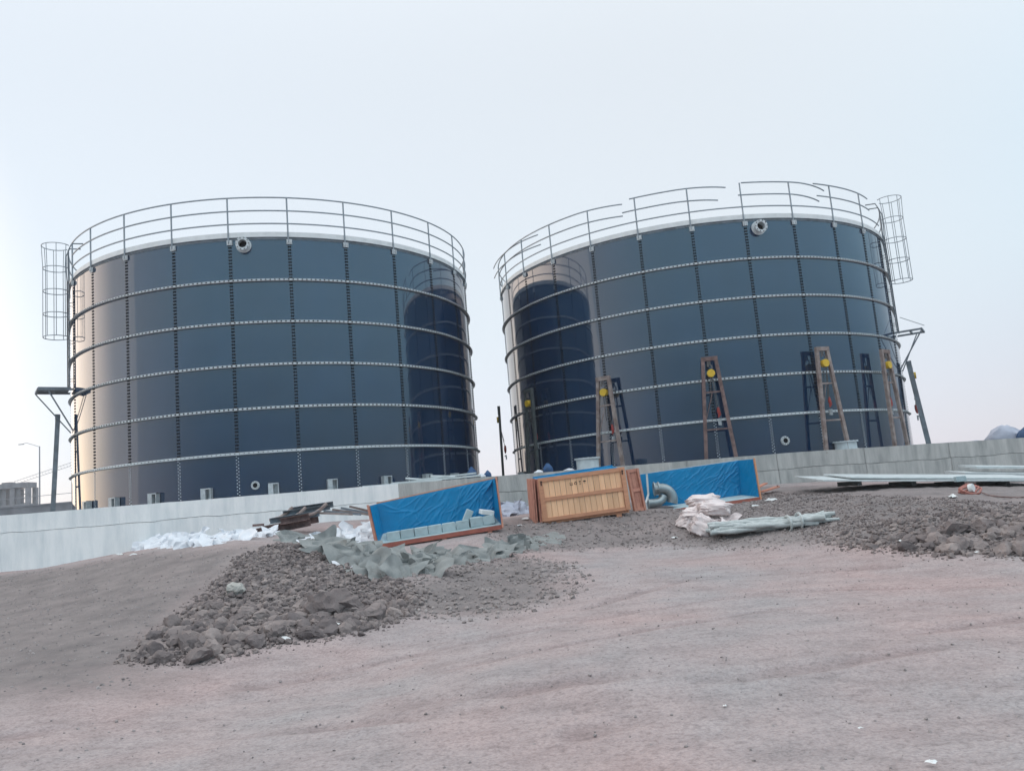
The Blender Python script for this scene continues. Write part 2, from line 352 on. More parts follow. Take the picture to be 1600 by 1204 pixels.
def ruts(x, y):
    z = np.zeros(x.shape); m = (np.abs(x) < 14) & (y > 1) & (y < 18); xs, ys_ = x[m], y[m]; out_ = np.zeros(len(xs)); wob = .10*(fbm(xs*1.5, ys_*1.5, 61, 3)-.5)
    for k, T in enumerate(TRACKS):
        d = np.full(len(xs), 9.)
        for a, b in zip(T[:-1], T[1:]):
            ax, ay = a; ex, ey = b[0]-ax, b[1]-ay; t_ = np.clip(((xs-ax)*ex + (ys_-ay)*ey)/(ex*ex+ey*ey), 0, 1); d = np.minimum(d, np.hypot(xs-ax-t_*ex, ys_-ay-t_*ey))
        d = d + wob; g = np.exp(-(d/.11)**4); br = fbm(xs*.8+k*7, ys_*.8, 63+k, 3); br = np.clip((br-.38)*4, 0, 1)
        out_ += br*(-.016*g + .010*np.exp(-((d-.17)/.06)**2) + g*.010*(fbm(xs*16, ys_*16, 65, 2)-.5))
    z[m] = out_; return z
gx = axis(-15, 15, .055, 2500)
ys = [1.2]
while ys[-1] < 23.5: ys.append(ys[-1] + .012 + .0042*ys[-1])
gy = np.array(ys); s = .12; hi = gy[-1]; ext = []
while hi < 2500: s *= 1.35; hi += s; ext.append(hi)
lo = gy[0]; s = .05; ext2 = []
while lo > -2500: s *= 1.35; lo -= s; ext2.append(lo)
gy = np.concatenate([np.array(ext2[::-1]), gy, np.array(ext)])
X, Y = np.meshgrid(gx, gy, indexing='ij')
mz, soil = micro(X, Y); rut = ruts(X, Y)*(1-soil); mz = mz + rut
far = np.clip((np.hypot(X, Y-10)-26)/60, 0, 1)
Z = hgt(X, Y)*(1-far) + mz*(1-far) - .3*far
me = grid_mesh('ground', np.stack([X, Y, Z], -1), mat('tmp', (1, 1, 1)))
me.polygons.foreach_set('use_smooth', [True]*len(me.polygons))
at_ = me.attributes.new('soil', 'FLOAT', 'POINT'); at_.data.foreach_set('value', soil.ravel().astype(np.float32))
at2 = me.attributes.new('rut', 'FLOAT', 'POINT'); at2.data.foreach_set('value', np.clip(-rut.ravel()*60, 0, 1).astype(np.float32))
gm = bpy.data.materials.new('dusty_ground'); gm.use_nodes = True; t = gm.node_tree; n = t.nodes; l = t.links; p = n['Principled BSDF']
p.inputs['Roughness'].default_value = 1; p.inputs['Specular IOR Level'].default_value = .1
tc = n.new('ShaderNodeTexCoord')
def nz(scale, sc=(1, 1, 1), detail=6, rot=0):
    mp = n.new('ShaderNodeMapping'); mp.inputs['Scale'].default_value = sc; mp.inputs['Rotation'].default_value[2] = rot
    l.new(tc.outputs['Object'], mp.inputs['Vector']); q = n.new('ShaderNodeTexNoise'); q.inputs['Scale'].default_value = scale
    q.inputs['Detail'].default_value = detail; q.inputs['Roughness'].default_value = .62; l.new(mp.outputs[0], q.inputs['Vector']); return q.outputs['Fac']
def ramp(fac, p0, c0, p1, c1):
    r = n.new('ShaderNodeValToRGB'); r.color_ramp.elements[0].position = p0; r.color_ramp.elements[1].position = p1
    r.color_ramp.elements[0].color = (*c0, 1); r.color_ramp.elements[1].color = (*c1, 1); l.new(fac, r.inputs[0]); return r.outputs[0]
def mix(fac, a, b, mode='MIX'):
    q = n.new('ShaderNodeMix'); q.data_type = 'RGBA'; q.blend_type = mode
    if isinstance(fac, float): q.inputs[0].default_value = fac
    else: l.new(fac, q.inputs[0])
    for k, s_ in ((6, a), (7, b)):
        if isinstance(s_, tuple): q.inputs[k].default_value = (*s_, 1)
        else: l.new(s_, q.inputs[k])
    return q.outputs[2]
dust = ramp(nz(.32, (1, 1, 1), 3), .36, (.40, .372, .375), .64, (.46, .362, .352))
streaks = ramp(nz(1.4, (.5, 1.6, 1), 9, .3), .30, (.80, .80, .81), .62, (1.05, 1.05, 1.05))
dust = mix(.45, dust, streaks, 'MULTIPLY')
ratt = n.new('ShaderNodeAttribute'); ratt.attribute_name = 'rut'
dust = mix(.45, dust, ramp(nz(52, (1, 1.4, 1), 8), .32, (.52, .51, .51), .62, (1.16, 1.16, 1.16)), 'MULTIPLY')
dust = mix(ratt.outputs['Fac'], dust, mix(1.0, dust, (.84, .82, .82), 'MULTIPLY'))
speck = ramp(nz(22, (1, 1, 1), 6), .32, (.55, .55, .55), .52, (1, 1, 1)); dust = mix(.7, dust, ramp(nz(3.2, (.8, 1.3, 1), 8, .2), .34, (.80, .79, .79), .56, (1.03, 1.03, 1.03)), 'MULTIPLY'); dust = mix(.6, dust, speck, 'MULTIPLY')
dark = ramp(nz(2.2, (1, 1, 1), 7), .3, (.175, .158, .158), .7, (.27, .24, .235))
att = n.new('ShaderNodeAttribute'); att.attribute_name = 'soil'
edge = n.new('ShaderNodeMath'); edge.operation = 'MULTIPLY_ADD'; edge.inputs[1].default_value = .9; edge.inputs[2].default_value = -.45
l.new(nz(1.6, (1, 1, 1), 6), edge.inputs[0])
sm_ = n.new('ShaderNodeMath'); sm_.operation = 'ADD'; sm_.use_clamp = True; l.new(att.outputs['Fac'], sm_.inputs[0]); l.new(edge.outputs[0], sm_.inputs[1])
l.new(mix(sm_.outputs[0], dust, dark), p.inputs['Base Color'])
bp = n.new('ShaderNodeBump'); bp.inputs['Strength'].default_value = .9; bp.inputs['Distance'].default_value = .03
l.new(nz(18, (1, 1, 1), 8), bp.inputs['Height']); l.new(bp.outputs[0], p.inputs['Normal'])
me.materials.clear(); me.materials.append(gm)
ground = link('ground', me); tag(ground, None, None, kind='structure')

# ------------------------------------------------------------------ retaining wall and slab
def wall_strip(name, x0, x1, zlo, zhi, off, m, parent, seed, dip=0):
    xs = np.linspace(x0, x1, int((x1-x0)/.12)); nn = Vector((WS, -1)).normalized()
    ks = np.linspace(0, 1, 9); P = []
    for x in xs:
        a = zlo(x); b = zhi(x); row = []
        for k in ks:
            z = a + (b-a)*k; o = off + .012*(float(fbm(np.array([x*1.3]), np.array([z*2.2]), seed)[0])-.5)
            row.append((x+nn.x*o, wall_y(x)+nn.y*o, z))
        z = b; row.append((x-nn.x*.35, wall_y(x)-nn.y*.35, z + .004)); row.append((x-nn.x*.35, wall_y(x)-nn.y*.35, a))
        P.append(row)
    me = grid_mesh(name, np.array(P), m, 50); return link(name, me, parent)
wall = thing('retaining_wall', 'long low concrete retaining wall, white on the left and bare grey on the right', 'wall')
def joint(x): return wall_top(x) - .45 + .035*(float(fbm(np.array([x*1.8]), np.array([2.]), 77, 5)[0])-.5)*2
def top_n(x): return wall_top(x) + .012*(float(fbm(np.array([x*2.5]), np.array([7.]), 78, 4)[0])-.5)
XS = wall_hit(622, 757).x
for (x0, x1, m, sd) in ((-26, XS, M['whitewall'], 1), (XS, 34, M['concrete'], 5)):
    nx_ = 1 if m is M['whitewall'] else 14
    for k in range(nx_):
        xa, xb = x0 + (x1-x0)*k/nx_ + (.006 if k else 0), x0 + (x1-x0)*(k+1)/nx_ - (.006 if k < nx_-1 else 0)
        wall_strip('upper_lift', xa, xb, lambda x: joint(x)+.006, top_n, 0, m, wall, sd)
        wall_strip('lower_lift', xa, xb, lambda x: -.6, lambda x: joint(x)-.006, .016, m, wall, sd+2)
sl = MB()
for x0, x1 in ((-26, -12.7), (-12.7, -.3), (-.3, 8), (8, 15.8), (15.8, 34)):
    sl.add([(x0, wall_y(x0)+.3, wall_top(x0)-.05), (x1, wall_y(x1)+.3, wall_top(x1)-.05), (x1, 46, wall_top(x1)-.05), (x0, 46, wall_top(x0)-.05),
            (x0, 46, -1), (x1, 46, -1)], [(0,1,2,3), (3,2,5,4)])
slab = sl.build('slab', M['slab']); tag(slab, None, None, kind='structure')

# ------------------------------------------------------------------ bolted steel tanks
CH = 1.2                                     # course height
ZB = EYE + 7.896 - 6*CH                      # base of both tanks
PW = 1.613                                   # sheet width
def pol(r, th, z=0): return Vector((r*math.sin(th), -r*math.cos(th), z))
def panel_mesh(R, dth, seed):
    rng = random.Random(seed); ns, nz_ = 14, 6; ov = .035/R; P = []
    A = [(rng.uniform(-1, 1)*.0016, rng.randint(1, 2), rng.randint(1, 2)) for _ in range(3)]
    vs = []; fs = []
    for i in range(ns+1):
        s = i/ns; th = -ov + (dth+2*ov)*s
        for k in range(nz_+1):
            tt = k/nz_; r = R + sum(a*math.sin(math.pi*m*s)*math.sin(math.pi*q*tt) for a, m, q in A) + .006*(s < .01 or s > .99)*0
            vs.append(pol(r + .007*(1-s), th, tt*(CH-.004)))
    m = nz_+1
    for i in range(ns):
        for k in range(nz_): fs.append((i*m+k, (i+1)*m+k, (i+1)*m+k+1, i*m+k+1))
    b = len(vs)                              # a folded-back edge all round gives the sheet its thickness
    loop = [i*m for i in range(ns+1)] + [ns*m+k for k in range(1, m)] + [i*m+nz_ for i in range(ns-1, -1, -1)] + [k for k in range(nz_-1, 0, -1)]
    for q in loop:
        v = vs[q]; r = math.hypot(v.x, v.y); vs.append(Vector((v.x*(r-.006)/r, v.y*(r-.006)/r, v.z)))
    L = len(loop)
    for q in range(L): fs.append((loop[q], b+q, b+(q+1) % L, loop[(q+1) % L]))
    me = bpy.data.meshes.new('panel'); me.from_pydata([tuple(v) for v in vs], [], fs); me.materials.append(M['tank'])
    me.polygons.foreach_set('use_smooth', [True]*len(fs)); me.set_sharp_from_angle(angle=R_(30)); return me
def bolt(mb, R, th, z, r, h, n=6):
    c = pol(R, th, z); o = pol(1, th); tx = Vector((math.cos(th), math.sin(th), 0)); up = Vector((0, 0, 1))
    vs = []
    for rr, hh in ((r, 0), (r, h*.6), (r*.55, h)):
        for k in range(n): a = 2*math.pi*k/n; vs.append(c + o*hh + tx*(rr*math.cos(a)) + up*(rr*math.sin(a)))
    fs = [(j*n+k, j*n+(k+1) % n, (j+1)*n+(k+1) % n, (j+1)*n+k) for j in range(2) for k in range(n)] + [tuple(2*n+k for k in range(n))]
    mb.add(vs, fs)
def arc(r, t0, t1, z, n): return [pol(r if not callable(r) else r(i/n), t0+(t1-t0)*i/n, z) for i in range(n+1)]

class Tank: pass
def make_tank(T, label, cx, cy, N, th0, ladder_th, cage_side, broken, brackets):
    R = PW*N/(2*math.pi); dth = 2*math.pi/N; T.cx, T.cy, T.R, T.N, T.th0, T.dth = cx, cy, R, N, th0, dth
    root = thing('storage_tank', label, 'storage tank', (cx, cy, ZB)); T.root = root
    pm = [panel_mesh(R, dth, sd) for sd in (11, 12, 13, 14, 15)]
    caps = MB(); galv = MB()
    for i in range(13):
        z = .06 + (CH-.12)*i/12
        for s in (-1, 1):
            bolt(caps, R+.008, s*.025/R, z, .027, .018)
            bolt(galv, R+.008, s*.026/R, z+.022*s, .017, .014)
    capm, galvm = caps.mesh('bolt_row', M['cap']), galv.mesh('bolt_row', M['galv_w'])
    rng = random.Random(N)
    for c in range(6):
        for k in range(N):
            a = th0 + k*dth
            pn = link('panel', pm[rng.randrange(5)], root, (0, 0, c*CH), (rng.uniform(-1, 1)*.0012, rng.uniform(-1, 1)*.0012, a))
            br = link('bolt_row', galvm if c < 1 else capm, pn); br['kind'] = 'stuff'
    # stiffener rings: an angle section, upright leg against the sheets, flange standing out below
    for c in range(1, 6):
        z = c*CH
        rg = MB().lathe([(R+.010, z-.036), (R+.085, z-.036), (R+.085, z-.028), (R+.022, z-.028), (R+.022, z+.034), (R+.010, z+.034)], N*10).build('stiffener_ring', M['galv_w'], root, 30)
        bb = MB(); nb = N*13
        for k in range(nb): bolt(bb, R+.022, th0 + 2*math.pi*(k+.5)/nb, z+.004, .025 if c > 1 else .014, .014, 6)
        b_ = bb.build('bolt_row', M['cap'], rg); b_['kind'] = 'stuff'
    zt = 6*CH
    MB().lathe([(R+.009, zt-.03), (R+.02, zt-.03), (R+.02, zt+.03), (R+.05, zt+.03), (R+.05, zt+.04), (R+.009, zt+.04)], N*8).build('rim_angle', M['greysteel'], root, 30)
    MB().lathe([(R-.01, zt+.042), (R+.03, zt+.042), (R+.03, zt+.19), (R-.01, zt+.19)], N*8).build('rim_band', M['rimwhite'], root, 30)
    MB().lathe([(0.001, zt+.02), (R-.05, zt-.05), (R-.05, zt-.09), (0.001, zt-.02)], N*4, True).build('roof_deck', M['tank_in'], root, 30)
    MB().lathe([(R+.22, -.6), (R+.22, -.01), (R-.4, -.01), (R-.4, -.6)], N*4).build('ring_footing', M['concrete'], root, 30)
    # handrail
    rp = R + .045; pmesh = MB().tube([(0, -rp, zt-.12), (0, -rp, zt+1.2)], .024, 8).mesh('handrail_post', M['rail'], 40)
    bmesh_ = MB().box((0, -R-.035, zt-.10), (.15, .03, .14)).box((.045, -R-.06, zt-.09), (.02, .05, .10)).box((-.045, -R-.06, zt-.09), (.02, .05, .10)).mesh('post_bracket', M['galv_w'])
    for k in range(N):
        a = th0 + k*dth
        if abs((a-ladder_th+math.pi) % (2*math.pi)-math.pi) < .06: continue
        link('handrail_post', pmesh, root, None, (0, 0, a-.004)); link('post_bracket', bmesh_, root, None, (0, 0, a))
    lt = ladder_th; T.lt = lt; g = .07 if R < 7 else .05
    for h in (.43, .81, 1.2):
        if not broken or h < .5:
            MB().tube(arc(rp, lt+g, lt+2*math.pi-g, zt+h, N*6), .021, 6).build('handrail_rail', M['rail'], root, 60)
        else:
            us = [(767,829),(848,967),(983,1137),(1158,1299),(1270,1357)] if h > 1 else [(765,834),(846,968),(972,1125),(1153,1291),(1276,1360)]
            for q, (u0, u1) in enumerate(us):
                t0, t1 = (th_for_u(T, u, rp, zt+h) for u in (u0, u1)); sg = .30 if q < 4 else .05
                MB().tube([pol(rp - sg*max(0, i/24-.45)**2/.3 + (.35*max(0, .5-i/24) if q == 0 else 0), t0+(t1-t0)*i/24, zt+h - (.10*max(0, i/24-.6) if q == 3 else 0)) for i in range(25)], .021, 6).build('handrail_rail', M['rail'], root, 60)
            t0 = th_for_u(T, 1357, rp, zt+h)
            MB().tube(arc(rp, lt+g, lt+2*math.pi-1.7, zt+h, 80), .021, 6).build('handrail_rail', M['rail'], root, 60)
    # caged ladder and its rest platform, on the tank's flank
    fr = Matrix.Rotation(lt, 4, 'Z'); zl, ox = (zt - 3.35, .95) if not broken else (zt - 3.3, .85)
    def LP(t, o, z): return fr @ Vector((t, -(R+o), z))
    lad = MB()
    for s in (-1, 1):
        lad.bar(LP(s*.21, .10, zl), LP(s*.21, .10, zt+.15), .05, .035, pol(1, lt))
        pts = [LP(s*.21, .10, zt+.15), LP(s*.26, .12, zt+.5), LP(s*.28, .12, zt+1.0), LP(s*.28, .02, zt+1.25), LP(s*.28, -.3, zt+1.28)]
        lad.tube(pts, .02, 6)
        for z in (zl+.3, zl+1.5, zl+2.7): lad.bar(LP(s*.21, .0, z), LP(s*.21, .1, z), .04, .01)
    lo = lad.build('ladder', M['plate'], root, 40)
    rung = MB().tube([LP(-.21, .10, 0), LP(.21, .10, 0)], .017, 6).mesh('rung', M['plate'], 60)
    for i in range(int((zt-zl)/.3)+1): link('rung', rung, lo, (0, 0, zl+.12+i*.3))
    zs = [zt-(1.72 if not broken else 1.55)+.73*i for i in range(5)]
    for i, z in enumerate(zs):
        rr = .36 if i < 4 else .40
        MB().tube([LP(-.21, .10, z)] + [LP(rr*math.sin(a), .10+.33-rr*math.cos(a), z) for a in np.linspace(.62, 2*math.pi-.62, 24)][::-1] + [LP(.21, .10, z)], .014, 5).build('cage_hoop', M['rail'], lo, 60)
    for a in np.linspace(.9, 2*math.pi-.9, 7):
        MB().tube([LP(.36*math.sin(a), .43-.36*math.cos(a), zs[0]), LP(.36*math.sin(a), .43-.36*math.cos(a), zs[3]), LP(.40*math.sin(a), .43-.40*math.cos(a), zs[4])], .011, 5).build('cage_bar', M['rail'], lo, 60)
    pf = MB()
    if not broken:
        pf.box((0, 0, 0), (.85, ox-.08, .03))
        for v in range(len(pf.v)): q = Vector(pf.v[v]); pf.v[v] = LP(q.x, .04+ox/2+q.y, zl+q.z)
    for s in (-1, 1):
        pf.bar(LP(s*.42, .02, zl-.05), LP(s*.42, ox+.02, zl-.05), .05, .06); pf.bar(LP(s*.42, ox if s < 0 else ox*.72, zl-.09), LP(s*.30, .02, zl-1.3), .035, .035)
    pf.bar(LP(-.45, ox, zl-.05), LP(.45, ox, zl-.05), .05, .07); pf.bar(LP(-.42, .5, zl-.06), LP(.42, .5, zl-.06), .05, .06)
    pf.build('rest_platform', M['greysteel'], root)
    if broken:
        MB().tube([LP(.2, .2, zl+.55), LP(.3, .9, zl+.15)], .012, 5).build('platform_stay', M['rail'], root)
    # anchor brackets round the base
    bk = MB(); bw, bh, bd = .27, .34, .16
    bk.box((-.07, -R-.02-bd/2, bh/2), (.13, bd, bh)).box((.125, -R-.02-bd/2, bh/2), (.02, bd, bh)).box((.03, -R-.02-bd/2, bh-.015), (.21, bd+.004, .03)).box((.06, -R-.025, bh/2), (.12, .01, bh-.05)).box((.03, -R-.02-bd/2, .012), (.215, bd+.004, .024))
    bm_ = bk.mesh('anchor_bracket', M['galv'])
    for u in brackets:
        th = th_for_u(T, u, R+.1, .2); link('anchor_bracket', bm_, root, None, (0, 0, th))
    return root
def th_for_u(T, u, rad, z):
    best = None; e = math.atan2(-T.cx, T.cy)
    for i in range(1600):
        th = e + (i/1600-.5)*3.1; p = pol(rad, th, ZB+z) + Vector((T.cx, T.cy, 0)); d = abs(px(p)[0]-u)
        if best is None or d < best[0]: best = (d, th)
    return best[1]
def nozzle(T, u, z, r, length, label=None):
    th = th_for_u(T, u, T.R+.1, z); ax = Matrix.Translation(pol(T.R, th, z)) @ Matrix.Rotation(th, 4, 'Z') @ Matrix.Rotation(math.pi/2, 4, 'X')
    o = MB().lathe([(r*.62, -.02), (r*.75, -.02), (r*.75, length-.03), (r, length-.03), (r, length), (r*.62, length)], 28, True, ax).build('nozzle', M['galv_w'], T.root, 35)
    MB().lathe([(r*.74, .004), (r*1.1, .004), (r*1.1, .022), (r*.74, .022)], 28, True, ax).build('pad_flange', M['galv_w'], o, 35)
    bb = MB()
    for k in range(10):
        a = 2*math.pi*k/10; c = Vector((r*.88*math.cos(a), r*.88*math.sin(a), length)); bb.tube([ax @ c, ax @ (c+Vector((0, 0, .02)))], r*.07, 6)
    b_ = bb.build('bolt_row', M['cap'], o); b_['kind'] = 'stuff'
    MB().lathe([(.001, .03), (r*.615, .03), (r*.615, .024), (.001, .024)], 20, True, ax).build('bore', M['cap'], o)
TL, TR = Tank(), Tank()
def limb(cx, cy, N, side):
    return math.atan2(-cx, cy) + side*math.acos(PW*N/(2*math.pi)/math.hypot(cx, cy))
TH_L = limb(-8.0624, 28.6435, 26, -1) + R_(6); TH_R = limb(7.0735, 31.3017, 28, 1) - R_(6)
LIMB_L, LIMB_R = TH_L-R_(6), TH_R+R_(6)
TH_M = limb(7.0735, 31.3017, 28, -1)
make_tank(TL, 'left glossy dark blue bolted tank with a complete handrail round its top', -8.0624, 28.6435, 26, -.6465, TH_L, -1, False, (136, 178, 240, 323, 428, 519, 604, 668, 711, 731))
make_tank(TR, 'right glossy dark blue bolted tank with broken handrail and chain hoist frames round it', 7.0735, 31.3017, 28, -1.0614, TH_R, 1, True, (814,))
nozzle(TL, 380, 6*CH-.19, .19, .22); nozzle(TR, 1187, 6*CH-.26, .2, .24)
nozzle(TL, 398, .32, .105, .06); nozzle(TR, 1229, .42, .125, .06)

# ------------------------------------------------------------------ A-shaped lifting frames with chain hoists
def lift_frame(T, th, label, hgt_=3.1, stand=.5, fd=.095, wb=.84, wt=.36, m='rust', lean=.10, hoist=True, mid=(.95, 2.05)):
    base = pol(T.R+stand, th) + Vector((T.cx, T.cy, 0)); zg = ZB - .05
    root = thing('lifting_frame', label, 'lifting frame', (base.x, base.y, zg), (0, 0, th), 'lifting frames round the tanks')
    def P(x, y, z): return Vector((x, y + lean*z/hgt_, z))       # local -y is away from the tank
    def hw(z): return (wb + (wt-wb)*z/hgt_)/2
    for s in (-1, 1):
        g = MB(); a, b = P(s*hw(0), 0, 0), P(s*hw(hgt_), 0, hgt_)
        g.bar(a, b, .10, .012, (0, 1, 0)); g.bar(a+Vector((.046*s, fd*.44, 0)), b+Vector((.046*s, fd*.44, 0)), .010, fd, (0, 1, 0)); g.bar(a+Vector((-.046*s, fd*.44, 0)), b+Vector((-.046*s, fd*.44, 0)), .010, fd, (0, 1, 0))
        g.box((s*hw(0), .02, .008), (.2, .2, .016)); g.build('leg', M[m], root)
    MB().bar(P(-hw(hgt_)-.06, .03, hgt_-.06), P(hw(hgt_)+.06, .03, hgt_-.06), .10, .12).build('top_beam', M[m], root)
    for z in mid: MB().bar(P(-hw(z), .06, z), P(hw(z), .06, z), .04, .045).build('cross_bar', M[m], root)
    MB().bar(P(-.02, .06, mid[1]), P(-hw(mid[0])*.9, .06, mid[0]+.2), .02, .02).build('brace', M[m], root)
    if hoist:
        ho = MB().tube([P(0, -.07, hgt_-.50), P(0, .09, hgt_-.50)], .115, 18).build('chain_hoist', M['yellow'], root, 40)
        h2 = MB().tube([P(0, .01, hgt_-.12), P(0, .01, hgt_-.24)], .022, 6); h2.tube([P(.0, .01, hgt_-.24), P(.05, .01, hgt_-.28), P(.05, .01, hgt_-.36), P(0, .01, hgt_-.40)], .02, 6)
        h2.tube([P(-.05, .01, hgt_-.14), P(-.06, .01, hgt_-.30)], .03, 6); h2.build('top_hook', M['chain'], ho, 50)
        for dx, zz in ((.04, hgt_-1.55), (-.05, hgt_-1.35), (.07, hgt_-1.5)):
            c = MB(); z = hgt_-.58; k = 0; n_ = int((z-zz)/.035)
            for q in range(n_):
                z0 = z - q*.035; f_ = q/n_; x0 = dx*(.6+f_*.9); y0 = .01+.16*f_
                c.box(P(x0, y0, z0-.02), (.022 if q % 2 else .009, .009 if q % 2 else .022, .042))
            c.build('chain', M['chain'], ho)
        lb = MB().tube([P(.10, .18, hgt_-1.5), P(.10, .18, hgt_-1.62), P(.12, .18, hgt_-1.72), P(.08, .18, hgt_-1.80)], [.03, .05, .045, .02], 8)
        lb.build('lower_hook', M['red'], ho, 50)
        MB().box(P(.10, .20, hgt_-1.95), (.09, .05, .17)).box(P(.10, .17, hgt_-1.9), (.05, .06, .05)).build('clamp', M['galv'], root)
    return root
def fr_u(T, u, z=3.05): return th_for_u(T, u, T.R+.5, z)
lift_frame(TR, fr_u(TR, 820), 'dark grey lifting frame by the gap between the tanks, yellow hoist on top', m='darksteel', wb=.62, wt=.40)
lift_frame(TR, fr_u(TR, 938), 'dusty lifting frame behind the pine crate, yellow chain hoist and red hook', 2.95, m='rust2', wb=.86, wt=.36)
lift_frame(TR, fr_u(TR, 1108), 'rusty lifting frame behind the blue crate with the metal elbow', 3.1, m='rust', wb=.86, wt=.36)
lift_frame(TR, fr_u(TR, 1288), 'brown lifting frame beside the pale flanged drum on the right', 3.15, m='rust2', wb=.80, wt=.34)
lift_frame(TR, fr_u(TR, 1388), 'weathered brown lifting frame standing near the right edge of the right tank', 3.1, m='rust2', wb=.80, wt=.36)
lift_frame(TR, TH_M+R_(1), 'thin dark lifting frame seen edge on in the gap between the tanks', 3.0, m='darksteel', stand=.55, lean=.05)
lift_frame(TR, LIMB_R-R_(.7), 'dark grey lifting frame seen edge on against the sky right of the tanks', 3.0, m='greysteel', stand=.55, lean=.25, fd=.16, hoist=True)
lift_frame(TL, LIMB_L+R_(.7), 'plain grey lifting frame seen edge on left of the left tank', 3.2, m='greysteel', stand=.58, lean=.16, fd=.13, hoist=False)

# ------------------------------------------------------------------ timber crates with blue film lining
def planks(parent, q, n, th, m, name='plank', gap=.006, jit=.004, seed=0):
    rng = random.Random(seed); a, b, c, d = [Vector(x) for x in q]; L = (b-a).length; nn = (b-a).cross(d-a).normalized()
    for i in range(n):
        s0, s1 = i/n + gap/2/L, (i+1)/n - gap/2/L; o = nn*rng.uniform(-jit, jit)
        MB().hexa([a.lerp(b, s0)+o, a.lerp(b, s1)+o, d.lerp(c, s1)+o, d.lerp(c, s0)+o], th).build(name, m, parent)
def film(parent, q, off, seed, name='film_lining', nu=190, nv=76, amp=.05, diag=1.0, m='film'):
    a, b, c, d = [np.array(x) for x in q]; nn = np.array((Vector(b-a).cross(Vector(d-a))).normalized())
    U, V = np.meshgrid(np.linspace(0, 1, nu), np.linspace(0, 1, nv), indexing='ij')
    P = (a*(1-U)[..., None] + b*U[..., None])*(1-V)[..., None] + (d*(1-U)[..., None] + c*U[..., None])*V[..., None]
    L = np.linalg.norm(b-a); h = np.linalg.norm(d-a); x, y = U*L, V*h
    edge = np.clip(np.minimum(np.minimum(U*L, (1-U)*L), np.minimum(V*h, (1-V)*h))/.05, 0, 1)
    rng = random.Random(seed); w = .15*fbm(x*2.2, y*2.2, seed+4, 3)
    for q in range(int((34 if diag else 10)*max(L, .6))):
        u0 = rng.random()**(.6 if diag else 1)*L; v0 = rng.random()*h; an = R_(rng.gauss(42, 14)) if diag else R_(rng.gauss(75, 20))
        if rng.random() < .2: an = R_(rng.uniform(0, 180))
        le = rng.uniform(.08, .32); wd = rng.uniform(.010, .022); hh = rng.uniform(.15, .5)*(.35+.65*u0/L if diag else .6)
        dp = (x-u0)*math.cos(an)+(y-v0)*math.sin(an); dn_ = -(x-u0)*math.sin(an)+(y-v0)*math.cos(an) + .03*np.sin(dp*7+q)
        w = w + hh*np.exp(-(dn_/wd)**2)*np.exp(-(dp/le)**2)
    P = P + nn*(off + amp*w*edge)[..., None]
    return link(name, grid_mesh(name, P, M[m], 80), parent)

# open blue-lined crate on the left, tipped towards the viewer's left
FLb, FRb = at(591, 851, 17.0), at(784, 820, 17.25)
BLb, BRb = at(598, 834, 17.55), at(774, 809, 17.85)
BLt, BRt = at(588, 787, 17.60), at(770, 748, 17.90)
FLt, FRt = at(577, 790, 17.05), at(774, 747, 17.32)
c1 = thing('open_crate', 'open timber crate lined with blue film holding a row of pale blocks', 'crate')
planks(c1, (BLb, BRb, BRt, BLt), 12, .022, M['pine'], seed=1)
planks(c1, (FLb, BLb, BLt, FLt), 3, .022, M['pine_red'], seed=2)
film(c1, (BLb, BRb, BRt, BLt), .012, 3); film(c1, (FLb, BLb, BLt, FLt), .012, 5, nu=30, nv=50, amp=.03, diag=0)
planks(c1, (BRb, FRb, FRt, BRt), 4, .022, M['pine_red'], seed=3)
film(c1, (BRb, FRb, FRt, BRt), .010, 7, nu=30, nv=50, amp=.03, diag=0)
e_ = Vector((0, 0, .035)); nrm = Vector((0, -1, 0))
MB().bar(FRb+Vector((.02, -.03, -.05)), FRt+Vector((.02, -.02, .03)), .035, .075, (0, 1, 0)).build('corner_post', M['pine_red'], c1)
MB().bar(FRb.lerp(BRb, .5)+Vector((.045, 0, -.03)), FRt.lerp(BRt, .5)+Vector((.045, 0, .0)), .03, .07, (0, 1, 0)).build('corner_post', M['pine_red'], c1)
MB().bar(FLb+Vector((-.03, -.02, -.04)), FLt+Vector((-.03, -.02, .02)), .035, .06, (0, 1, 0)).build('corner_post', M['pine_red'], c1)
MB().hexa([FLb+e_*.5, FRb+e_*.5, BRb+e_*.5, BLb+e_*.5], .03).build('floor_board', M['foam'], c1)
MB().bar(FLb-e_, FRb-e_, .09, .085).build('skid', M['skid'], c1); MB().bar(BLb-e_*1.5, BRb-e_*1.5, .09, .09).build('skid', M['skid'], c1)
for k in (.04, .53, .9): p = FLb.lerp(FRb, k); MB().bar(p+Vector((0, -.03, -.125)), p+Vector((0, .55, -.06)), .09, .08).build('foot_block', M['pine_red'], c1)
MB().bar(BLt+Vector((0, .02, .012)), BRt+Vector((0, .02, .012)), .05, .03).build('top_rail', M['pine_rail'], c1)
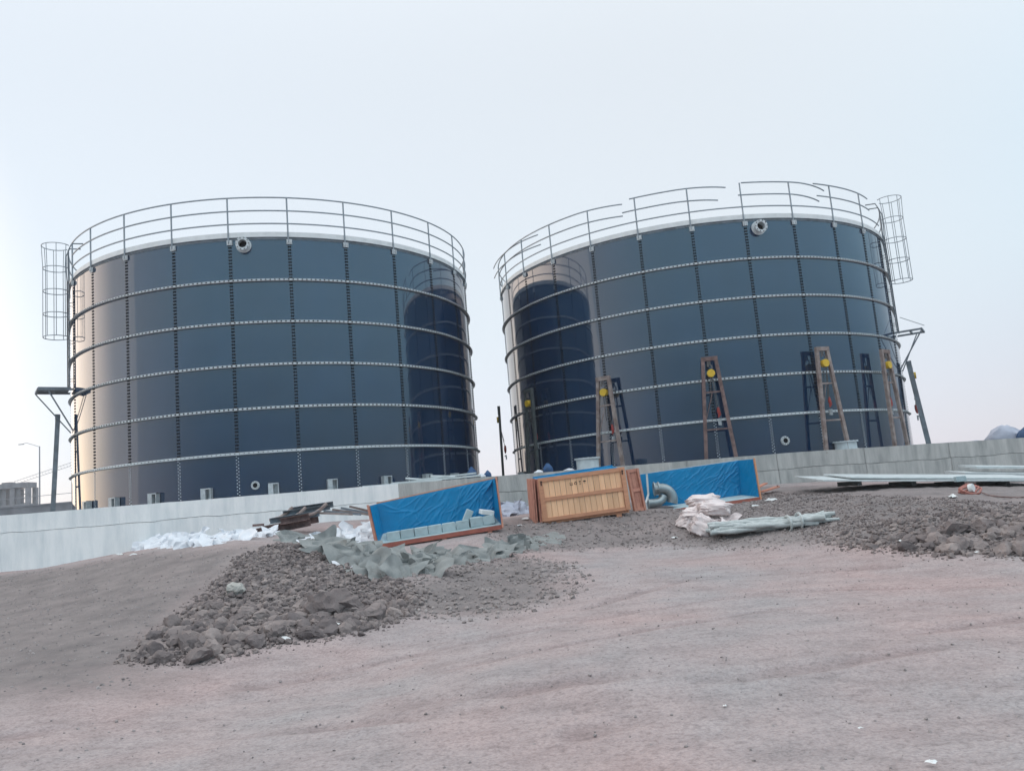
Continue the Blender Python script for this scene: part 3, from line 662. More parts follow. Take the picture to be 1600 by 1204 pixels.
# blocks in it
dirx = (FRb-FLb).normalized(); up = Vector((0, 0, 1)); dy = (BLb-FLb); dy.z = 0; dy.normalize()
rotm = Matrix((dirx, up.cross(dirx).normalized(), dirx.cross(up.cross(dirx)).normalized())).transposed()
words = ['leftmost pale grey block', 'second pale grey block from the left', 'third pale grey block from the left', 'fourth pale grey block from the left', 'fifth pale grey block from the left', 'sixth pale grey block from the left']
def bevbox(sz, b=.012):
    bm = bmesh.new(); bmesh.ops.create_cube(bm, size=1)
    for v in bm.verts: v.co = Vector((v.co.x*sz[0], v.co.y*sz[1], v.co.z*sz[2]))
    bmesh.ops.bevel(bm, geom=bm.edges[:], offset=b, segments=1, affect='EDGES')
    me = bpy.data.meshes.new('block'); bm.to_mesh(me); bm.free(); return me
w_ = .29
for i in range(6):
    me = bevbox((w_-.012, .30, .185)); me.materials.append(M['foam'])
    p = FLb + dirx*(.14 + w_*(i+.5)) + dy*.24 + up*.13 + dirx*random.uniform(-.004, .004)
    o = link('block', me, None, p); o.rotation_euler = (rotm @ Matrix.Rotation(random.uniform(-.02, .02), 3, 'Z')).to_euler()
    tag(o, words[i] + ' in the row inside the left blue crate', 'block', 'blocks inside the left blue crate')
for (du, dz, sz, rx, lab, mm) in ((2.02, .15, (.27, .28, .20), (.05, .03, .12), 'upright pale block right of the gap in the left blue crate', 'foam'),
        (2.30, .15, (.25, .28, .19), (.02, -.08, -.1), 'rightmost pale block in the left blue crate with white foam on it', 'foam'),
        (2.26, .31, (.28, .26, .10), (.1, .25, .2), 'white foam piece tilted on top of the pale blocks', 'foam_w'),
        (1.86, .30, (.16, .05, .26), (.2, .5, .3), 'thin grey broken slab standing up among the pale blocks', 'foam')):
    me = bevbox(sz); me.materials.append(M[mm]); p = FLb + dirx*du + dy*.22 + up*dz
    o = link('block', me, None, p); o.rotation_euler = (rotm @ Euler(rx).to_matrix()).to_euler(); tag(o, lab, 'block')

# closed pine crate
W2, H2, D2 = 1.96, .94, .95
c2 = thing('pine_crate', 'closed pine crate with black handling symbols standing upright in the middle', 'crate', at(849, 815, 18.0), (0, R_(-3.0), R_(7)))
for zz, hh in ((.07, .37), (.51, .35)):
    nn = 14
    for i in range(nn):
        x0 = .10 + (W2-.2)/nn*i; MB().box((x0+(W2-.2)/nn/2, .022, zz+hh/2), ((W2-.2)/nn-.007, .018+random.uniform(-.004, .004), hh)).build('plank', M['pine'], c2)
for zz, hh in ((0, .075), (.435, .075), (.86, .085)): MB().box((W2/2, -.002, zz+hh/2), (W2-.01, .036, hh)).build('front_rail', M['pine_rail'], c2)
for x in (.05, W2-.05): MB().box((x, -.022, H2/2), (.10, .034, H2-.012)).build('corner_post', M['pine_rail'], c2)
for x, sgn in ((.0, 1), (W2, -1)):
    for i in range(7): MB().box((x, .08+.13*i, H2/2), (.02, .123, H2-.02)).build('plank', M['pine'], c2)
for i in range(10): MB().box((.1+W2/10.5*i, D2, H2/2+.01), (W2/10.5-.006, .02, H2)).build('plank', M['pine'], c2)
for y in (.1, D2-.1): MB().box((W2/2, y, -.03), (W2-.04, .1, .055)).build('skid', M['pine_rail'], c2)
MB().box((.32, .1, -.10), (.12, .12, .085)).build('foot_block', M['pine_rail'], c2); MB().box((1.7, .1, -.09), (.12, .12, .07)).build('foot_block', M['pine_rail'], c2)
film(c2, [(.03, D2-.02, .3), (W2-.03, D2-.02, .3), (W2-.03, D2-.03, H2+.10), (.03, D2-.03, H2+.07)], .01, 21, nu=50, nv=14, amp=.03)
film(c2, [(.02, .05, H2-.03), (W2-.02, .05, H2-.03), (W2-.02, D2-.03, H2+.06), (.02, D2-.03, H2+.05)], .0, 23, nu=60, nv=20, amp=.05, name='film_cover')
ip = lambda x, z: (x, .0075, z)
def flat(pts, name):
    MB().add([ip(*q) for q in pts], [tuple(range(len(pts)))]).build(name, M['ink'], c2)
sx, sz_ = .70, .735
for k in (0, .045):                                                        # the two up arrows standing on a bar
    flat([(sx+k, sz_-.025), (sx+k+.012, sz_-.025), (sx+k+.012, sz_+.03), (sx+k, sz_+.03)], 'up_arrows')
flat([(sx-.004, sz_-.036), (sx+.062, sz_-.036), (sx+.062, sz_-.027), (sx-.004, sz_-.027)], 'up_arrows')
x0 = sx+.10                                                                # round hook mark
for k in range(3):
    a = 2*math.pi*k/3 + .5
    flat([(x0+.03+.034*math.cos(a+t), sz_+.034*math.sin(a+t)) for t in np.linspace(0, 1.6, 6)] + [(x0+.03+.016*math.cos(a+t), sz_+.016*math.sin(a+t)) for t in np.linspace(1.6, 0, 6)], 'recycling_mark')
x0 = sx+.20                                                                # wine glass
flat([(x0, sz_+.036), (x0+.028, sz_), (x0+.056, sz_+.036)][::-1], 'glass_mark'); flat([(x0+.024, sz_-.03), (x0+.032, sz_-.03), (x0+.032, sz_+.006), (x0+.024, sz_+.006)], 'glass_mark')
flat([(x0+.01, sz_-.036), (x0+.046, sz_-.036), (x0+.046, sz_-.028), (x0+.01, sz_-.028)], 'glass_mark')
x0 = sx+.30                                                                # umbrella
flat([(x0+.032+.034*math.cos(t), sz_+.008+.028*math.sin(t)) for t in np.linspace(0, math.pi, 9)], 'umbrella_mark'); flat([(x0+.029, sz_-.032), (x0+.035, sz_-.032), (x0+.035, sz_+.009), (x0+.029, sz_+.009)], 'umbrella_mark')
for x in (.06, W2-.07): MB().box((x, -.042, .83), (.026, .01, .10)).box((x+.015, -.044, .86), (.02, .012, .03)).build('latch', M['ink'], c2)
# loose crate sides
def side_panel(label, loc, rot, w, h, n, group=None):
    r = thing('crate_panel', label, 'crate panel', loc, rot, group)
    for i in range(n): MB().box((w/n*(i+.5), 0, h/2), (w/n-.008, .018, h)).build('plank', M['pine_red'], r)
    for z in (.04, h*.5, h-.04): MB().box((w/2, -.022, z), (w, .024, .07)).build('batten', M['pine_red'], r)
    for x in (.03, w-.03): MB().box((x, -.036, h/2), (.06, .03, h-.01)).build('stile', M['pine_red'], r)
    return r
b2 = at(849, 815, 18.0)
side_panel('crate side panel leaning against the left end of the pine crate, inner one', (b2.x-.055, b2.y+.02, b2.z-.02), (0, R_(-2.4), R_(97)), .90, .95, 6, 'loose crate panels')
side_panel('crate side panel leaning left of the pine crate, outermost one', (b2.x-.165, b2.y+.06, b2.z-.03), (0, R_(-2.0), R_(97)), .90, .98, 6, 'loose crate panels')
pr = at(990, 799, 18.9); side_panel('small reddish crate panel standing right of the pine crate', (pr.x, pr.y, pr.z-.02), (R_(-3), R_(-4), R_(38)), .38, .98, 3, 'loose crate panels')

# open blue-lined crate on the right
BLb, BRb = at(1000, 797, 19.9), at(1158, 774, 20.25); BLt, BRt = at(1000, 741, 19.95), at(1154, 719, 20.3)
FLb, FRb = at(1003, 803, 19.3), at(1187, 777, 19.6); FRt = at(1177, 717, 19.7)
c3 = thing('open_crate', 'open timber crate lined with blue film with a metal elbow inside', 'crate')
planks(c3, (BLb, BRb, BRt, BLt), 10, .022, M['pine'], seed=6); planks(c3, (BRb, FRb, FRt, BRt), 3, .022, M['pine'], seed=7)
film(c3, (BLb, BRb, BRt, BLt), .012, 13); film(c3, (BRb, FRb, FRt, BRt), .012, 15, nu=40, nv=60, amp=.03)
MB().hexa([FLb+e_*.5, FRb+e_*.5, BRb+e_*.5, BLb+e_*.5], .03).build('floor_board', M['foam'], c3)
MB().bar(FLb-e_, FRb-e_, .09, .10).build('skid', M['skid'], c3); MB().bar(BLb-e_*1.5, BRb-e_*1.5, .09, .09).build('skid', M['skid'], c3)
for k in (.55, .82): p = FLb.lerp(FRb, k); MB().bar(p+Vector((0, -.03, -.13)), p+Vector((0, .55, -.06)), .09, .08).build('foot_block', M['pine_rail'], c3)
MB().bar(FRb+Vector((.02, -.02, -.05)), FRt+Vector((.02, -.02, .02)), .03, .05, (0, 1, 0)).build('corner_post', M['pine_rail'], c3)
MB().bar(BLt+Vector((0, .02, .01)), BRt+Vector((0, .02, .01)), .04, .02).build('top_rail', M['board'], c3)
MB().bar(at(1010.5, 740, 19.5), at(1013, 772, 19.45), .045, .006, (0, 1, 0)).bar(at(1013, 772, 19.45), at(1009, 785, 19.3), .045, .006, (0, 1, 0)).bar(at(1009, 785, 19.3), at(1012, 800, 19.28), .045, .006, (0, 1, 0)).build('strap', M['board'], c3)
# metal elbow
eb = at(1013, 794, 19.55); el = thing('pipe_elbow', 'grey metal pipe elbow lying in the right blue crate', 'pipe elbow', eb)
MB().tube([Vector((.24 + .26*math.sin(a) + .10*(a > 0), .04, .18 + .26*math.cos(a))) for a in np.linspace(0, math.pi*.62, 12)], .125, 18).build('bend', M['duct'], el, 40)
MB().tube([(.0, -.07, .115), (.14, -.06, .115), (.27, -.03, .13), (.36, .0, .19), (.40, .02, .26)], .10, 16).build('bend', M['duct'], el, 40)
MB().tube([(.34, .04, .44), (.19, .04, .44)], [.127, .13], 18).build('mouth', M['duct'], el, 40)
for x in (.19, .29): MB().lathe([(.13, -.012), (.17, -.012), (.17, .012), (.13, .012)], 20, True, Matrix.Translation((x, .02, .44)) @ Matrix.Rotation(math.pi/2, 4, 'Y')).build('flange', M['duct'], el, 35)
for k in range(6):
    a = math.pi/3*k; MB().bar((.19, .02+.155*math.cos(a), .44+.155*math.sin(a)), (.29, .02+.155*math.cos(a), .44+.155*math.sin(a)), .018, .018).build('stud', M['galv'], el)
MB().lathe([(.09, -.012), (.135, -.012), (.135, .012), (.09, .012)], 20, True, Matrix.Translation((.01, -.07, .115)) @ Matrix.Rotation(math.pi/2, 4, 'Y')).build('flange', M['duct'], el, 35)

# ------------------------------------------------------------------ draped and crumpled sheets
def crumple(x, y, seed, scale):             # piecewise flat folds: triangle waves in random directions, bent by each other
    rng = random.Random(seed*31+7); z = 0*x; a = 1.0; k = scale*.55; tot = 0
    dx = .5*fbm(x*scale*.35, y*scale*.35, seed+71, 2)/scale*2; dy_ = .5*fbm(x*scale*.35+7, y*scale*.35, seed+72, 2)/scale*2
    for i in range(5):
        t = rng.uniform(0, math.pi); ph = rng.uniform(0, 2); w = (x+dx)*math.cos(t) + (y+dy_)*math.sin(t)
        q = w*k + ph + .35*z; tri = 2*np.abs(q-np.floor(q+.5)); bite = rng.uniform(.25, .6); tri = np.maximum(tri, bite)-bite
        z = z + a*tri; tot += a*(1-bite); a *= .58; k *= 1.5
    return z/tot*2.0 - .35
def heap(name, label, cat, base, depth, hts, m, seed, amp=.10, scale=3.0, ns=110, nt=46, sharp=28, kind=None, rag=.12, steep=.5):
    G = [gh(*b) if len(b) == 2 else Vector(b) for b in base]
    cum = [0]
    for i in range(1, len(G)): cum.append(cum[-1] + (G[i]-G[i-1]).length)
    L = cum[-1]; S = np.linspace(0, L, ns); gx_ = np.interp(S, cum, [g.x for g in G]); gy_ = np.interp(S, cum, [g.y for g in G])
    h = np.interp(S/L, np.linspace(0, 1, len(hts)), hts); T_ = np.linspace(0, 1, nt)
    SS, TT = np.meshgrid(S, T_, indexing='ij'); GX = gx_[:, None] + 0*TT; GY = gy_[:, None] + 0*TT
    dn = np.stack([gx_, gy_], 1); dn /= np.linalg.norm(dn, axis=1)[:, None]
    dep = depth*(.7+.6*fbm(SS*.8, SS*0+3, seed+40, 3)); t2 = TT*dep + rag*(fbm(SS*3.1, TT*2, seed+41, 4)-.5)*2
    sx_ = rag*.8*(fbm(SS*2.3, TT*3, seed+42, 3)-.5)
    Xp = GX + dn[:, 0][:, None]*t2 + sx_; Yp = GY + dn[:, 1][:, None]*t2
    prof = np.sin(np.pi*np.clip(TT, 0, 1))**steep; prof[:, 0] = 0; prof[:, -1] = 0
    ends = np.clip(np.minimum(SS, L-SS)/(.12*L+.05), 0, 1)**.6
    r = crumple(SS, TT*dep, seed, scale)
    Zp = hgt(Xp, Yp) + prof*ends*h[:, None]*(.45 + .75*fbm(SS*1.4, TT*dep*1.4, seed+2, 2)) + (prof**.5)*amp*r*np.maximum(ends, .3) + .012
    Zp[:, 0] = hgt(Xp[:, 0], Yp[:, 0]) - .02; Zp[:, -1] = hgt(Xp[:, -1], Yp[:, -1]) - .02
    o = link(name, grid_mesh(name, np.stack([Xp, Yp, Zp], -1), M[m], sharp)); tag(o, label, cat); return o
def folds(name, label, cat, base, depth, n, size, m, seed, rise=.3, tilt=(20, 70), sharp=34, flat=0):
    """a crumpled sheet: overlapping folded leaves of cloth along a line on the ground, leaning this way and that"""
    rng = random.Random(seed); G = [gh(*b) for b in base]; cum = [0]
    for i in range(1, len(G)): cum.append(cum[-1] + (G[i]-G[i-1]).length)
    mb = MB(); k = 9; nb = 40; bs = [cum[-1]*i/(nb-1) for i in range(nb)]
    for q in bs:
        xx, yy = float(np.interp(q, cum, [g.x for g in G])), float(np.interp(q, cum, [g.y for g in G])); yy += .12; mb.v.append(Vector((xx, yy, H(xx, yy)-.05))); mb.v.append(Vector((xx, yy+.1, H(xx, yy+.1)-.05)))
    mb.f += [(2*i, 2*i+2, 2*i+3, 2*i+1) for i in range(nb-1)]
    for q in range(n):
        s = cum[-1]*((q+rng.random())/n); gx_ = float(np.interp(s, cum, [g.x for g in G])); gy_ = float(np.interp(s, cum, [g.y for g in G]))
        dd = rng.random()**1.2*depth; x0, y0 = gx_ + gx_/gy_*dd, gy_ + dd
        yaw = rng.gauss(0, .5); tl = R_(rng.uniform(*tilt)); L = size*rng.uniform(.7, 1.5); Wd = size*rng.uniform(.45, .95)
        a = Vector((math.cos(yaw), math.sin(yaw), rng.uniform(-.18, .18))); b = Vector((-math.sin(yaw)*math.cos(tl), math.cos(yaw)*math.cos(tl), math.sin(tl)))
        nn = a.cross(b).normalized(); c = Vector((x0, y0, H(x0, y0) - .03)); amp = rng.uniform(.09, .20)*size
        ph = [rng.uniform(0, 6) for _ in range(4)]; f1, f2 = rng.uniform(.6, 1.6), rng.uniform(.4, 1.3); bend = rng.uniform(-.5, .9)
        vs = []
        for i in range(k):
            u = i/(k-1)
            for j in range(k):
                t = j/(k-1); ru = (u-.5)*(1+.25*math.sin(ph[0]+3*t)) ; rt = t*(1+.22*math.sin(ph[1]+4*u))
                tri = abs(((u*f1+t*f2+ph[2]) % 1)-.5)*2 + .6*abs(((u*f2*1.7-t*f1*1.4+ph[3]) % 1)-.5)*2
                p = c + a*(ru*L) + b*(rt*Wd) + nn*(amp*(tri-.7)) + Vector((0, bend*rt*rt*Wd*.6, -abs(bend)*rt*rt*Wd*.35))
                g = H(p.x, p.y) + .006 if j else H(p.x, p.y) - .03
                p.z = max(p.z, g) if j else min(p.z, g+.02); vs.append(p)
        b0 = len(mb.v); mb.add(vs, [(i*k+j, (i+1)*k+j, (i+1)*k+j+1, i*k+j+1) for i in range(k-1) for j in range(k-1)])
        bi = min(int(s/cum[-1]*(nb-1)), nb-2); mb.f.append((b0, b0+k, 2*bi+1))
    me = bpy.data.meshes.new(name); me.from_pydata([tuple(v) for v in mb.v], [], mb.f); me.materials.append(M[m])
    me.polygons.foreach_set('use_smooth', [True]*len(me.polygons)); me.set_sharp_from_angle(angle=R_(sharp))
    return tag(link(name, me), label, cat)
folds('plastic_sheet', 'long crumpled white plastic sheet lying along the foot of the white wall', 'plastic sheet', [(205,857),(260,855),(310,856),(350,853),(400,842),(425,838)], 2.0, 150, .40, 'sheet', 3, tilt=(18, 62))
folds('plastic_sheet', 'crumpled white plastic sheet between the steel stack and the left blue crate', 'plastic sheet', [(492,853),(525,853),(555,850),(590,846)], 1.9, 80, .38, 'sheet', 8, tilt=(20, 65))
folds('tarpaulin', 'grey tarpaulin heaped over the top of the left soil pile', 'tarpaulin', [(442,846),(470,852),(505,864),(522,872)], .5, 14, .42, 'tarp', 12, tilt=(15, 60))
folds('tarpaulin', 'large crumpled grey tarpaulin spread in front of the left blue crate', 'tarpaulin', [(500,864),(535,882),(560,896),(600,906),(650,902),(686,893)], 1.6, 70, .50, 'tarp', 17, tilt=(18, 66))
folds('tarpaulin', 'twisted strip of grey tarpaulin trailing right below the left blue crate', 'tarpaulin', [(650,882),(700,884),(740,880),(790,868),(822,858)], .7, 40, .42, 'tarp', 22, tilt=(18, 66))
folds('tarpaulin', 'flat pointed end of grey tarpaulin lying in front of the pine crate', 'tarpaulin', [(806,855),(835,853),(868,848)], .4, 9, .38, 'tarp', 27, tilt=(5, 28))
folds('plastic_sheet', 'white plastic scrap poking from under the large grey tarpaulin', 'plastic sheet', [(526,886),(545,893),(556,896)], .2, 5, .26, 'sheet', 29, tilt=(25, 60))
folds('lavender_sheet', 'bunched pale lavender sheet against the wall right of the left blue crate', 'sheet', [(788,808),(800,806),(814,800)], .7, 22, .52, 'lavender', 31, tilt=(35, 80))

# ------------------------------------------------------------------ sacks
def sack(u, v, Y, sz, rot, seed, label, m='sack'):
    bm = bmesh.new(); bmesh.ops.create_uvsphere(bm, u_segments=44, v_segments=30, radius=1)
    for q in bm.verts:
        c = q.co.copy(); k = Vector((abs(c.x)**.75*math.copysign(1, c.x), abs(c.y)**.8*math.copysign(1, c.y), c.z))
        a = np.array([c.x*2.2+seed]); b = np.array([c.z*2.2+c.y*1.3])
        d = .34*(float(ridged(a*.7, b*1.6, seed, 2)[0])**2-.4) + .16*(float(fbm(a*.8, b*.8, seed+3, 2)[0])-.5) + .07*(float(ridged(a*2.6, b*3.4, seed+8, 2)[0])-.5)
        q.co = Vector((k.x*sz[0], k.y*sz[1], k.z*sz[2]))*(1+d)
        if q.co.z < -sz[2]*.6: q.co.z = -sz[2]*.6 + (q.co.z+sz[2]*.6)*.2
    me = bpy.data.meshes.new('sack'); bm.to_mesh(me); bm.free(); me.materials.append(M[m])
    me.polygons.foreach_set('use_smooth', [True]*len(me.polygons)); me.set_sharp_from_angle(angle=R_(32))
    p = gh(u, v); o = link('sack', me, None, (p.x, p.y+sz[1]*.8, p.z+sz[2]*.62+Y)); o.rotation_euler = rot
    tag(o, label, 'sack', 'heap of pale sacks'); return o
sack(1078, 826, 0, (.17, .25, .17), (0, .3, .4), 1, 'small pale sack at the left end of the sack heap')
sack(1104, 838, 0, (.26, .25, .24), (0, .5, -.2), 2, 'big bulging pale sack at the front of the sack heap')
sack(1136, 836, 0, (.22, .25, .13), (0, .15, .1), 3, 'flat pale sack at the right front of the sack heap')
sack(1092, 824, .20, (.28, .25, .12), (.1, -.15, .5), 4, 'pale sack lying across the left top of the sack heap')
sack(1124, 822, .22, (.34, .30, .17), (.0, .12, -.2), 5, 'pinkish sack on the right top of the sack heap')
sack(1108, 812, .28, (.36, .28, .16), (.1, .05, .1), 6, 'folded pale sack at the back of the sack heap near the skid')

folds('sack_cloth', 'loose pinkish sack cloth folded over the heap of pale sacks', 'sack cloth', [(1085,832),(1110,836),(1145,834)], .9, 16, .34, 'sack', 41, tilt=(30, 75))
# ------------------------------------------------------------------ bundle of wrapped tubes
bp_ = gh(1200, 840); tb = thing('tube_bundle', 'bundle of bent grey green wrapped tubes tied together beside the sacks', 'tube bundle', bp_)
rng = random.Random(5)
for i in range(20):
    y0 = rng.uniform(-.05, .5); z0 = .05 + rng.uniform(0, .22)*(1-abs(y0-.22)*1.5); x0 = -.78 + rng.uniform(-.05, .12); x1 = 1.1 + rng.uniform(-.35, .12)
    pts = []
    for k in range(14):
        s = k/13; x = x0+(x1-x0)*s; squeeze = .45 + .55*abs(s-.62)*1.6
        sl_ = .55*(1-s)-.30*s; w = Vector((bp_.x+x, bp_.y+y0*squeeze+.15+sl_)); gz = H(w.x, w.y)
        pts.append(Vector((x, y0*squeeze+.15+sl_+.03*math.sin(s*5+i), gz-bp_.z+z0*(1-.75*s)+.03 + .04*math.sin(s*4+i*1.7))))
    MB().tube(pts, [rng.uniform(.020, .055) for _ in range(14)], 8).build('tube', M['pipe'], tb, 50)
for s_ in (.42, .62): MB().tube([Vector((s_, .12+.20*math.cos(a), H(bp_.x+s_, bp_.y+.12)-bp_.z+.10+.14*math.sin(a))) for a in np.linspace(0, 2*math.pi, 20)], .022, 6).build('tie', M['pipe'], tb, 50)

# ------------------------------------------------------------------ stacked steel sections at the foot of the white wall
sp = at(400, 838, 17.6); st = thing('steel_stack', 'stack of dusty brown steel channels with upturned runners by the white wall', 'steel stack', sp)
def cn(a, b, m='rust', w=.10, h=.13):
    a, b = Vector(a), Vector(b); d = (b-a).normalized(); y = Vector((0, 0, 1)).cross(d).normalized()
    q = MB(); q.bar(a, b, .012, h); q.bar(a+Vector((0, 0, h/2))+y*w/2*0 - y*(w/2), b+Vector((0, 0, h/2)) - y*(w/2)+y*0, w, .012); q.bar(a-Vector((0, 0, h/2)) - y*(w/2), b-Vector((0, 0, h/2)) - y*(w/2), w, .012)
    q.build('channel', M[m], st); return q
cn((0.02, 0, .08), (1.15, .1, .22), 'rust', h=.17); cn((.0, .5, .13), (1.2, .6, .26), 'rust', h=.14); cn((.28, .1, .30), (1.30, .3, .38), 'greysteel', h=.11); cn((.55, -.05, .27), (1.15, .0, .33), 'rust', h=.12)
cn((.42, .6, .44), (1.42, .8, .50), 'greysteel', h=.1); cn((.5, .9, .5), (1.45, 1.0, .56), 'greysteel', h=.12)
for x, y, z in ((.25, .6, .34), (.62, .3, .31), (1.08, .3, .36)):
    MB().tube([(x-.05, y-.25, z-.02), (x+.12, y-.12, z+.02), (x+.25, y, z+.10), (x+.36, y+.1, z+.22)], .038, 8).build('runner', M['rust2'], st, 40)
MB().box((.02, 0, .0), (.07, .10, .26)).box((.06, 0, .24), (.22, .1, .05)).build('end_plate', M['rust'], st)
for i in range(5):
    x = 1.5 + .17*i; MB().bar((x-.35, .5+.1*i, .40+.02*i), (x+.45, .65+.1*i, .30-.02*i), .07, .05).build('batten', M['greysteel' if i % 2 else 'rust2'], st)

# ------------------------------------------------------------------ things lying on the wall top and slab
def on_wall(u, back=.3):
    p = wall_hit(u, 770); return Vector((p.x, wall_y(p.x)+back, wall_top(p.x)-.02))
def drum(u, r, h, label, back=.45):
    p = on_wall(u, back); o = thing('flanged_drum', label, 'pipe spool', p, (0, 0, 0), 'flanged spools on the wall')
    MB().lathe([(r*.80, .02), (r*.86, .02), (r*.86, h-.02), (r*.80, h-.02)], 40).build('barrel', M['flange'], o, 35)
    for z in (0, h-.035): MB().lathe([(r*.80, z), (r, z), (r, z+.035), (r*.80, z+.035)], 40).build('flange', M['flange'], o, 35)
    for k in range(16):
        a = 2*math.pi*k/16; MB().tube([(r*.93*math.cos(a), r*.93*math.sin(a), h-.0), (r*.93*math.cos(a), r*.93*math.sin(a), h+.012)], .014, 6).build('bolt', M['galv'], o)
    return o
drum(925, .37, .34, 'round pale flanged pipe spool on the wall behind the pine crate', .5)
drum(1343, .36, .27, 'low pale flanged pipe spool on the bare wall by the right lifting frames', .5)
for i, (u0, u1, dz, back, w, h, lab) in enumerate([(565, 690, .02, .16, .16, .05, 'longest white board lying on the wall top behind the left blue crate'), (610, 752, .05, .22, .14, .05, 'white board lying highest on the wall top behind the left blue crate'),
        (650, 745, .10, .30, .12, .04, 'short white board on the wall top near the gap between the tanks')]):
    a, b = on_wall(u0, back), on_wall(u1, back+.1); a.z += dz; b.z += dz+.03*i
    tag(MB().bar(a, b, w, h).build('white_board', M['board']), lab, 'board', 'white boards on the wall top')
for (u0, u1, z0, z1, lab) in [(632, 672, .16, .06, 'left of two white tubes propped on the wall top boards'), (672, 712, .17, .10, 'right of two white tubes propped on the wall top boards')]:
    a, b = on_wall(u0, .4), on_wall(u1, .3); a.z += z0; b.z += z1
    tag(MB().tube([a, b], .035, 10).build('white_tube', M['board'], None, 40), lab, 'tube')
def bag(u, back, sz, m, label, seed, cat='bag', dz=0, name='bag'):
    p = on_wall(u, back) if back < 2 else Vector((at(u, 690, back).x, back, wall_top(20)-.05)); bm = bmesh.new(); bmesh.ops.create_icosphere(bm, subdivisions=3, radius=1)
    for q in bm.verts:
        c = q.co; d = .45*(float(ridged(np.array([c.x*1.6+seed]), np.array([c.z*1.6+c.y]), seed, 3)[0])-.45)
        tp = 1-.35*max(0, c.z); q.co = Vector((c.x*sz[0]*tp, c.y*sz[1]*tp, max(c.z, -.7)*sz[2]))*(1+d)
    me = bpy.data.meshes.new(name); bm.to_mesh(me); bm.free(); me.materials.append(M[m]); me.polygons.foreach_set('use_smooth', [True]*len(me.polygons)); me.set_sharp_from_angle(angle=R_(35))
    o = link(name, me, None, p+Vector((0, 0, sz[2]*.7+dz))); tag(o, label, cat)
bag(860, .3, (.13, .12, .15), 'bluebag', 'small crumpled blue bag on the wall behind the pine crate', 2)
bag(737, .7, (.14, .14, .19), 'bluebag', 'dark blue bag on the wall at the foot of the left tank', 4)
bag(763, .6, (.10, .1, .12), 'bluebag', 'little blue bag in the gap between the two tanks', 6)
bag(752, .5, (.14, .12, .08), 'sheet', 'white crumpled scrap on the wall in the gap between the tanks', 9, 'scrap', name='sheet_scrap')
bag(845, .25, (.12, .12, .06), 'sheet', 'white scrap on the wall behind the left end of the pine crate', 12, 'scrap', name='sheet_scrap')
bag(893, .25, (.14, .12, .045), 'sheet', 'flat white scrap on the wall left of the round pale spool', 14, 'scrap', name='sheet_scrap')
bag(1573, 33, (.70, .6, .46), 'lavender', 'white cloth covered heap beyond the wall at the far right', 18, 'covered heap', name='covered_heap')
bag(1614, 32, (.40, .6, .42), 'bluebag', 'dark blue heap cut by the right edge of the picture', 19, 'covered heap', name='covered_heap')
bag(1522, 38, (.6, .4, .26), 'lavender', 'low distant pale heap left of the cloth covered heap', 21, 'covered heap', name='covered_heap')

# ------------------------------------------------------------------ sheets and boards on the right
def sheet(u0, v0, u1, v1, Y0, Y1, dep, th, label, m='board', lift=0):
    a, b = at(u0, v0, Y0), at(u1, v1, Y1); y = Vector((-.05, 1, .085)).normalized()*dep
    me = MB().hexa([a, b, b+y, a+y], th).build('metal_sheet', M[m]); tag(me, label, 'sheet', 'pale sheets by the right wall'); return me
sheet(1286, 749.5, 1640, 749, 18.8, 18.6, 1.7, .035, 'widest pale sheet lying on the ground along the bare wall')
sheet(1330, 745, 1640, 746, 18.95, 18.8, 1.5, .03, 'pale sheet lying on top of the widest sheet')
sheet(1508, 738, 1660, 739, 20.6, 20.3, .9, .06, 'lower pale board stacked behind the sheets at the far right')
sheet(1526, 728, 1660, 729, 20.9, 20.6, .8, .05, 'upper pale board stacked behind the sheets at the far right')
for i, u in enumerate((1340, 1425, 1500, 1570)):
    p = at(u, 752.5, 19.0); b = MB().box((0, .5, -.03), (.10, 1.2, .10)).build('bearer', M['darksteel'], None, None, p)  # dark tone carries the shade under the sheets, not the timber's own colour
    tag(b, ('first', 'second', 'third', 'fourth')[i] + ' timber bearer from the left under the pale sheets', 'timber')
p = at(1500, 748, 18.5); o = MB().box((0, 0, 0), (.22, .12, .11)).box((.02, .0, .055), (.16, .09, .012)).build('foam_block', M['foam'], None, None, p); tag(o, 'small pale green block in front of the pale sheets', 'block')
# orange hose and its cable
hp = gh(1520, 772); hs_ = thing('orange_hose', 'coiled orange hose lying on the soil near the pale sheets', 'hose', hp)
for k in range(4):
    MB().tube([Vector((-.02*k + (.15-.015*k+.03*math.sin(3*a+k))*math.cos(a)*(1.2), .05*k+.10*math.sin(a), .08+.07*math.sin(a+.4*k)+.015*k)) for a in np.linspace(0, 2*math.pi, 22)], .022, 7).build('coil', M['orange'], hs_, 50)
MB().tube([(-.05, 0, .12), (.0, -.06, .13)], .085, 12).build('cap', M['paper'], hs_, 40)
q = [hp+Vector((.15, 0, .04))] + [gh(u, v)+Vector((0, 0, .02)) for u, v in ((1545,775),(1565,778),(1590,779),(1630,777))]
tag(MB().tube(q, .014, 6).build('cable', M['rust'], None, 50), 'thin brown cable running right from the orange hose', 'cable')
# boards behind the right blue crate
a = at(1190, 768, 20.6); r = thing('loose_board', 'reddish board lying right of the right blue crate with its end on the soil', 'board', a)
MB().bar((0, 0, 0), (.50, .3, .09), .16, .035).build('face', M['pine_red'], r); MB().bar((-.05, .1, .12), (.22, .3, .20), .12, .03).build('batten', M['pine_red'], r); MB().box((.50, .29, .10), (.03, .05, .05)).build('end_cap', M['ink'], r)

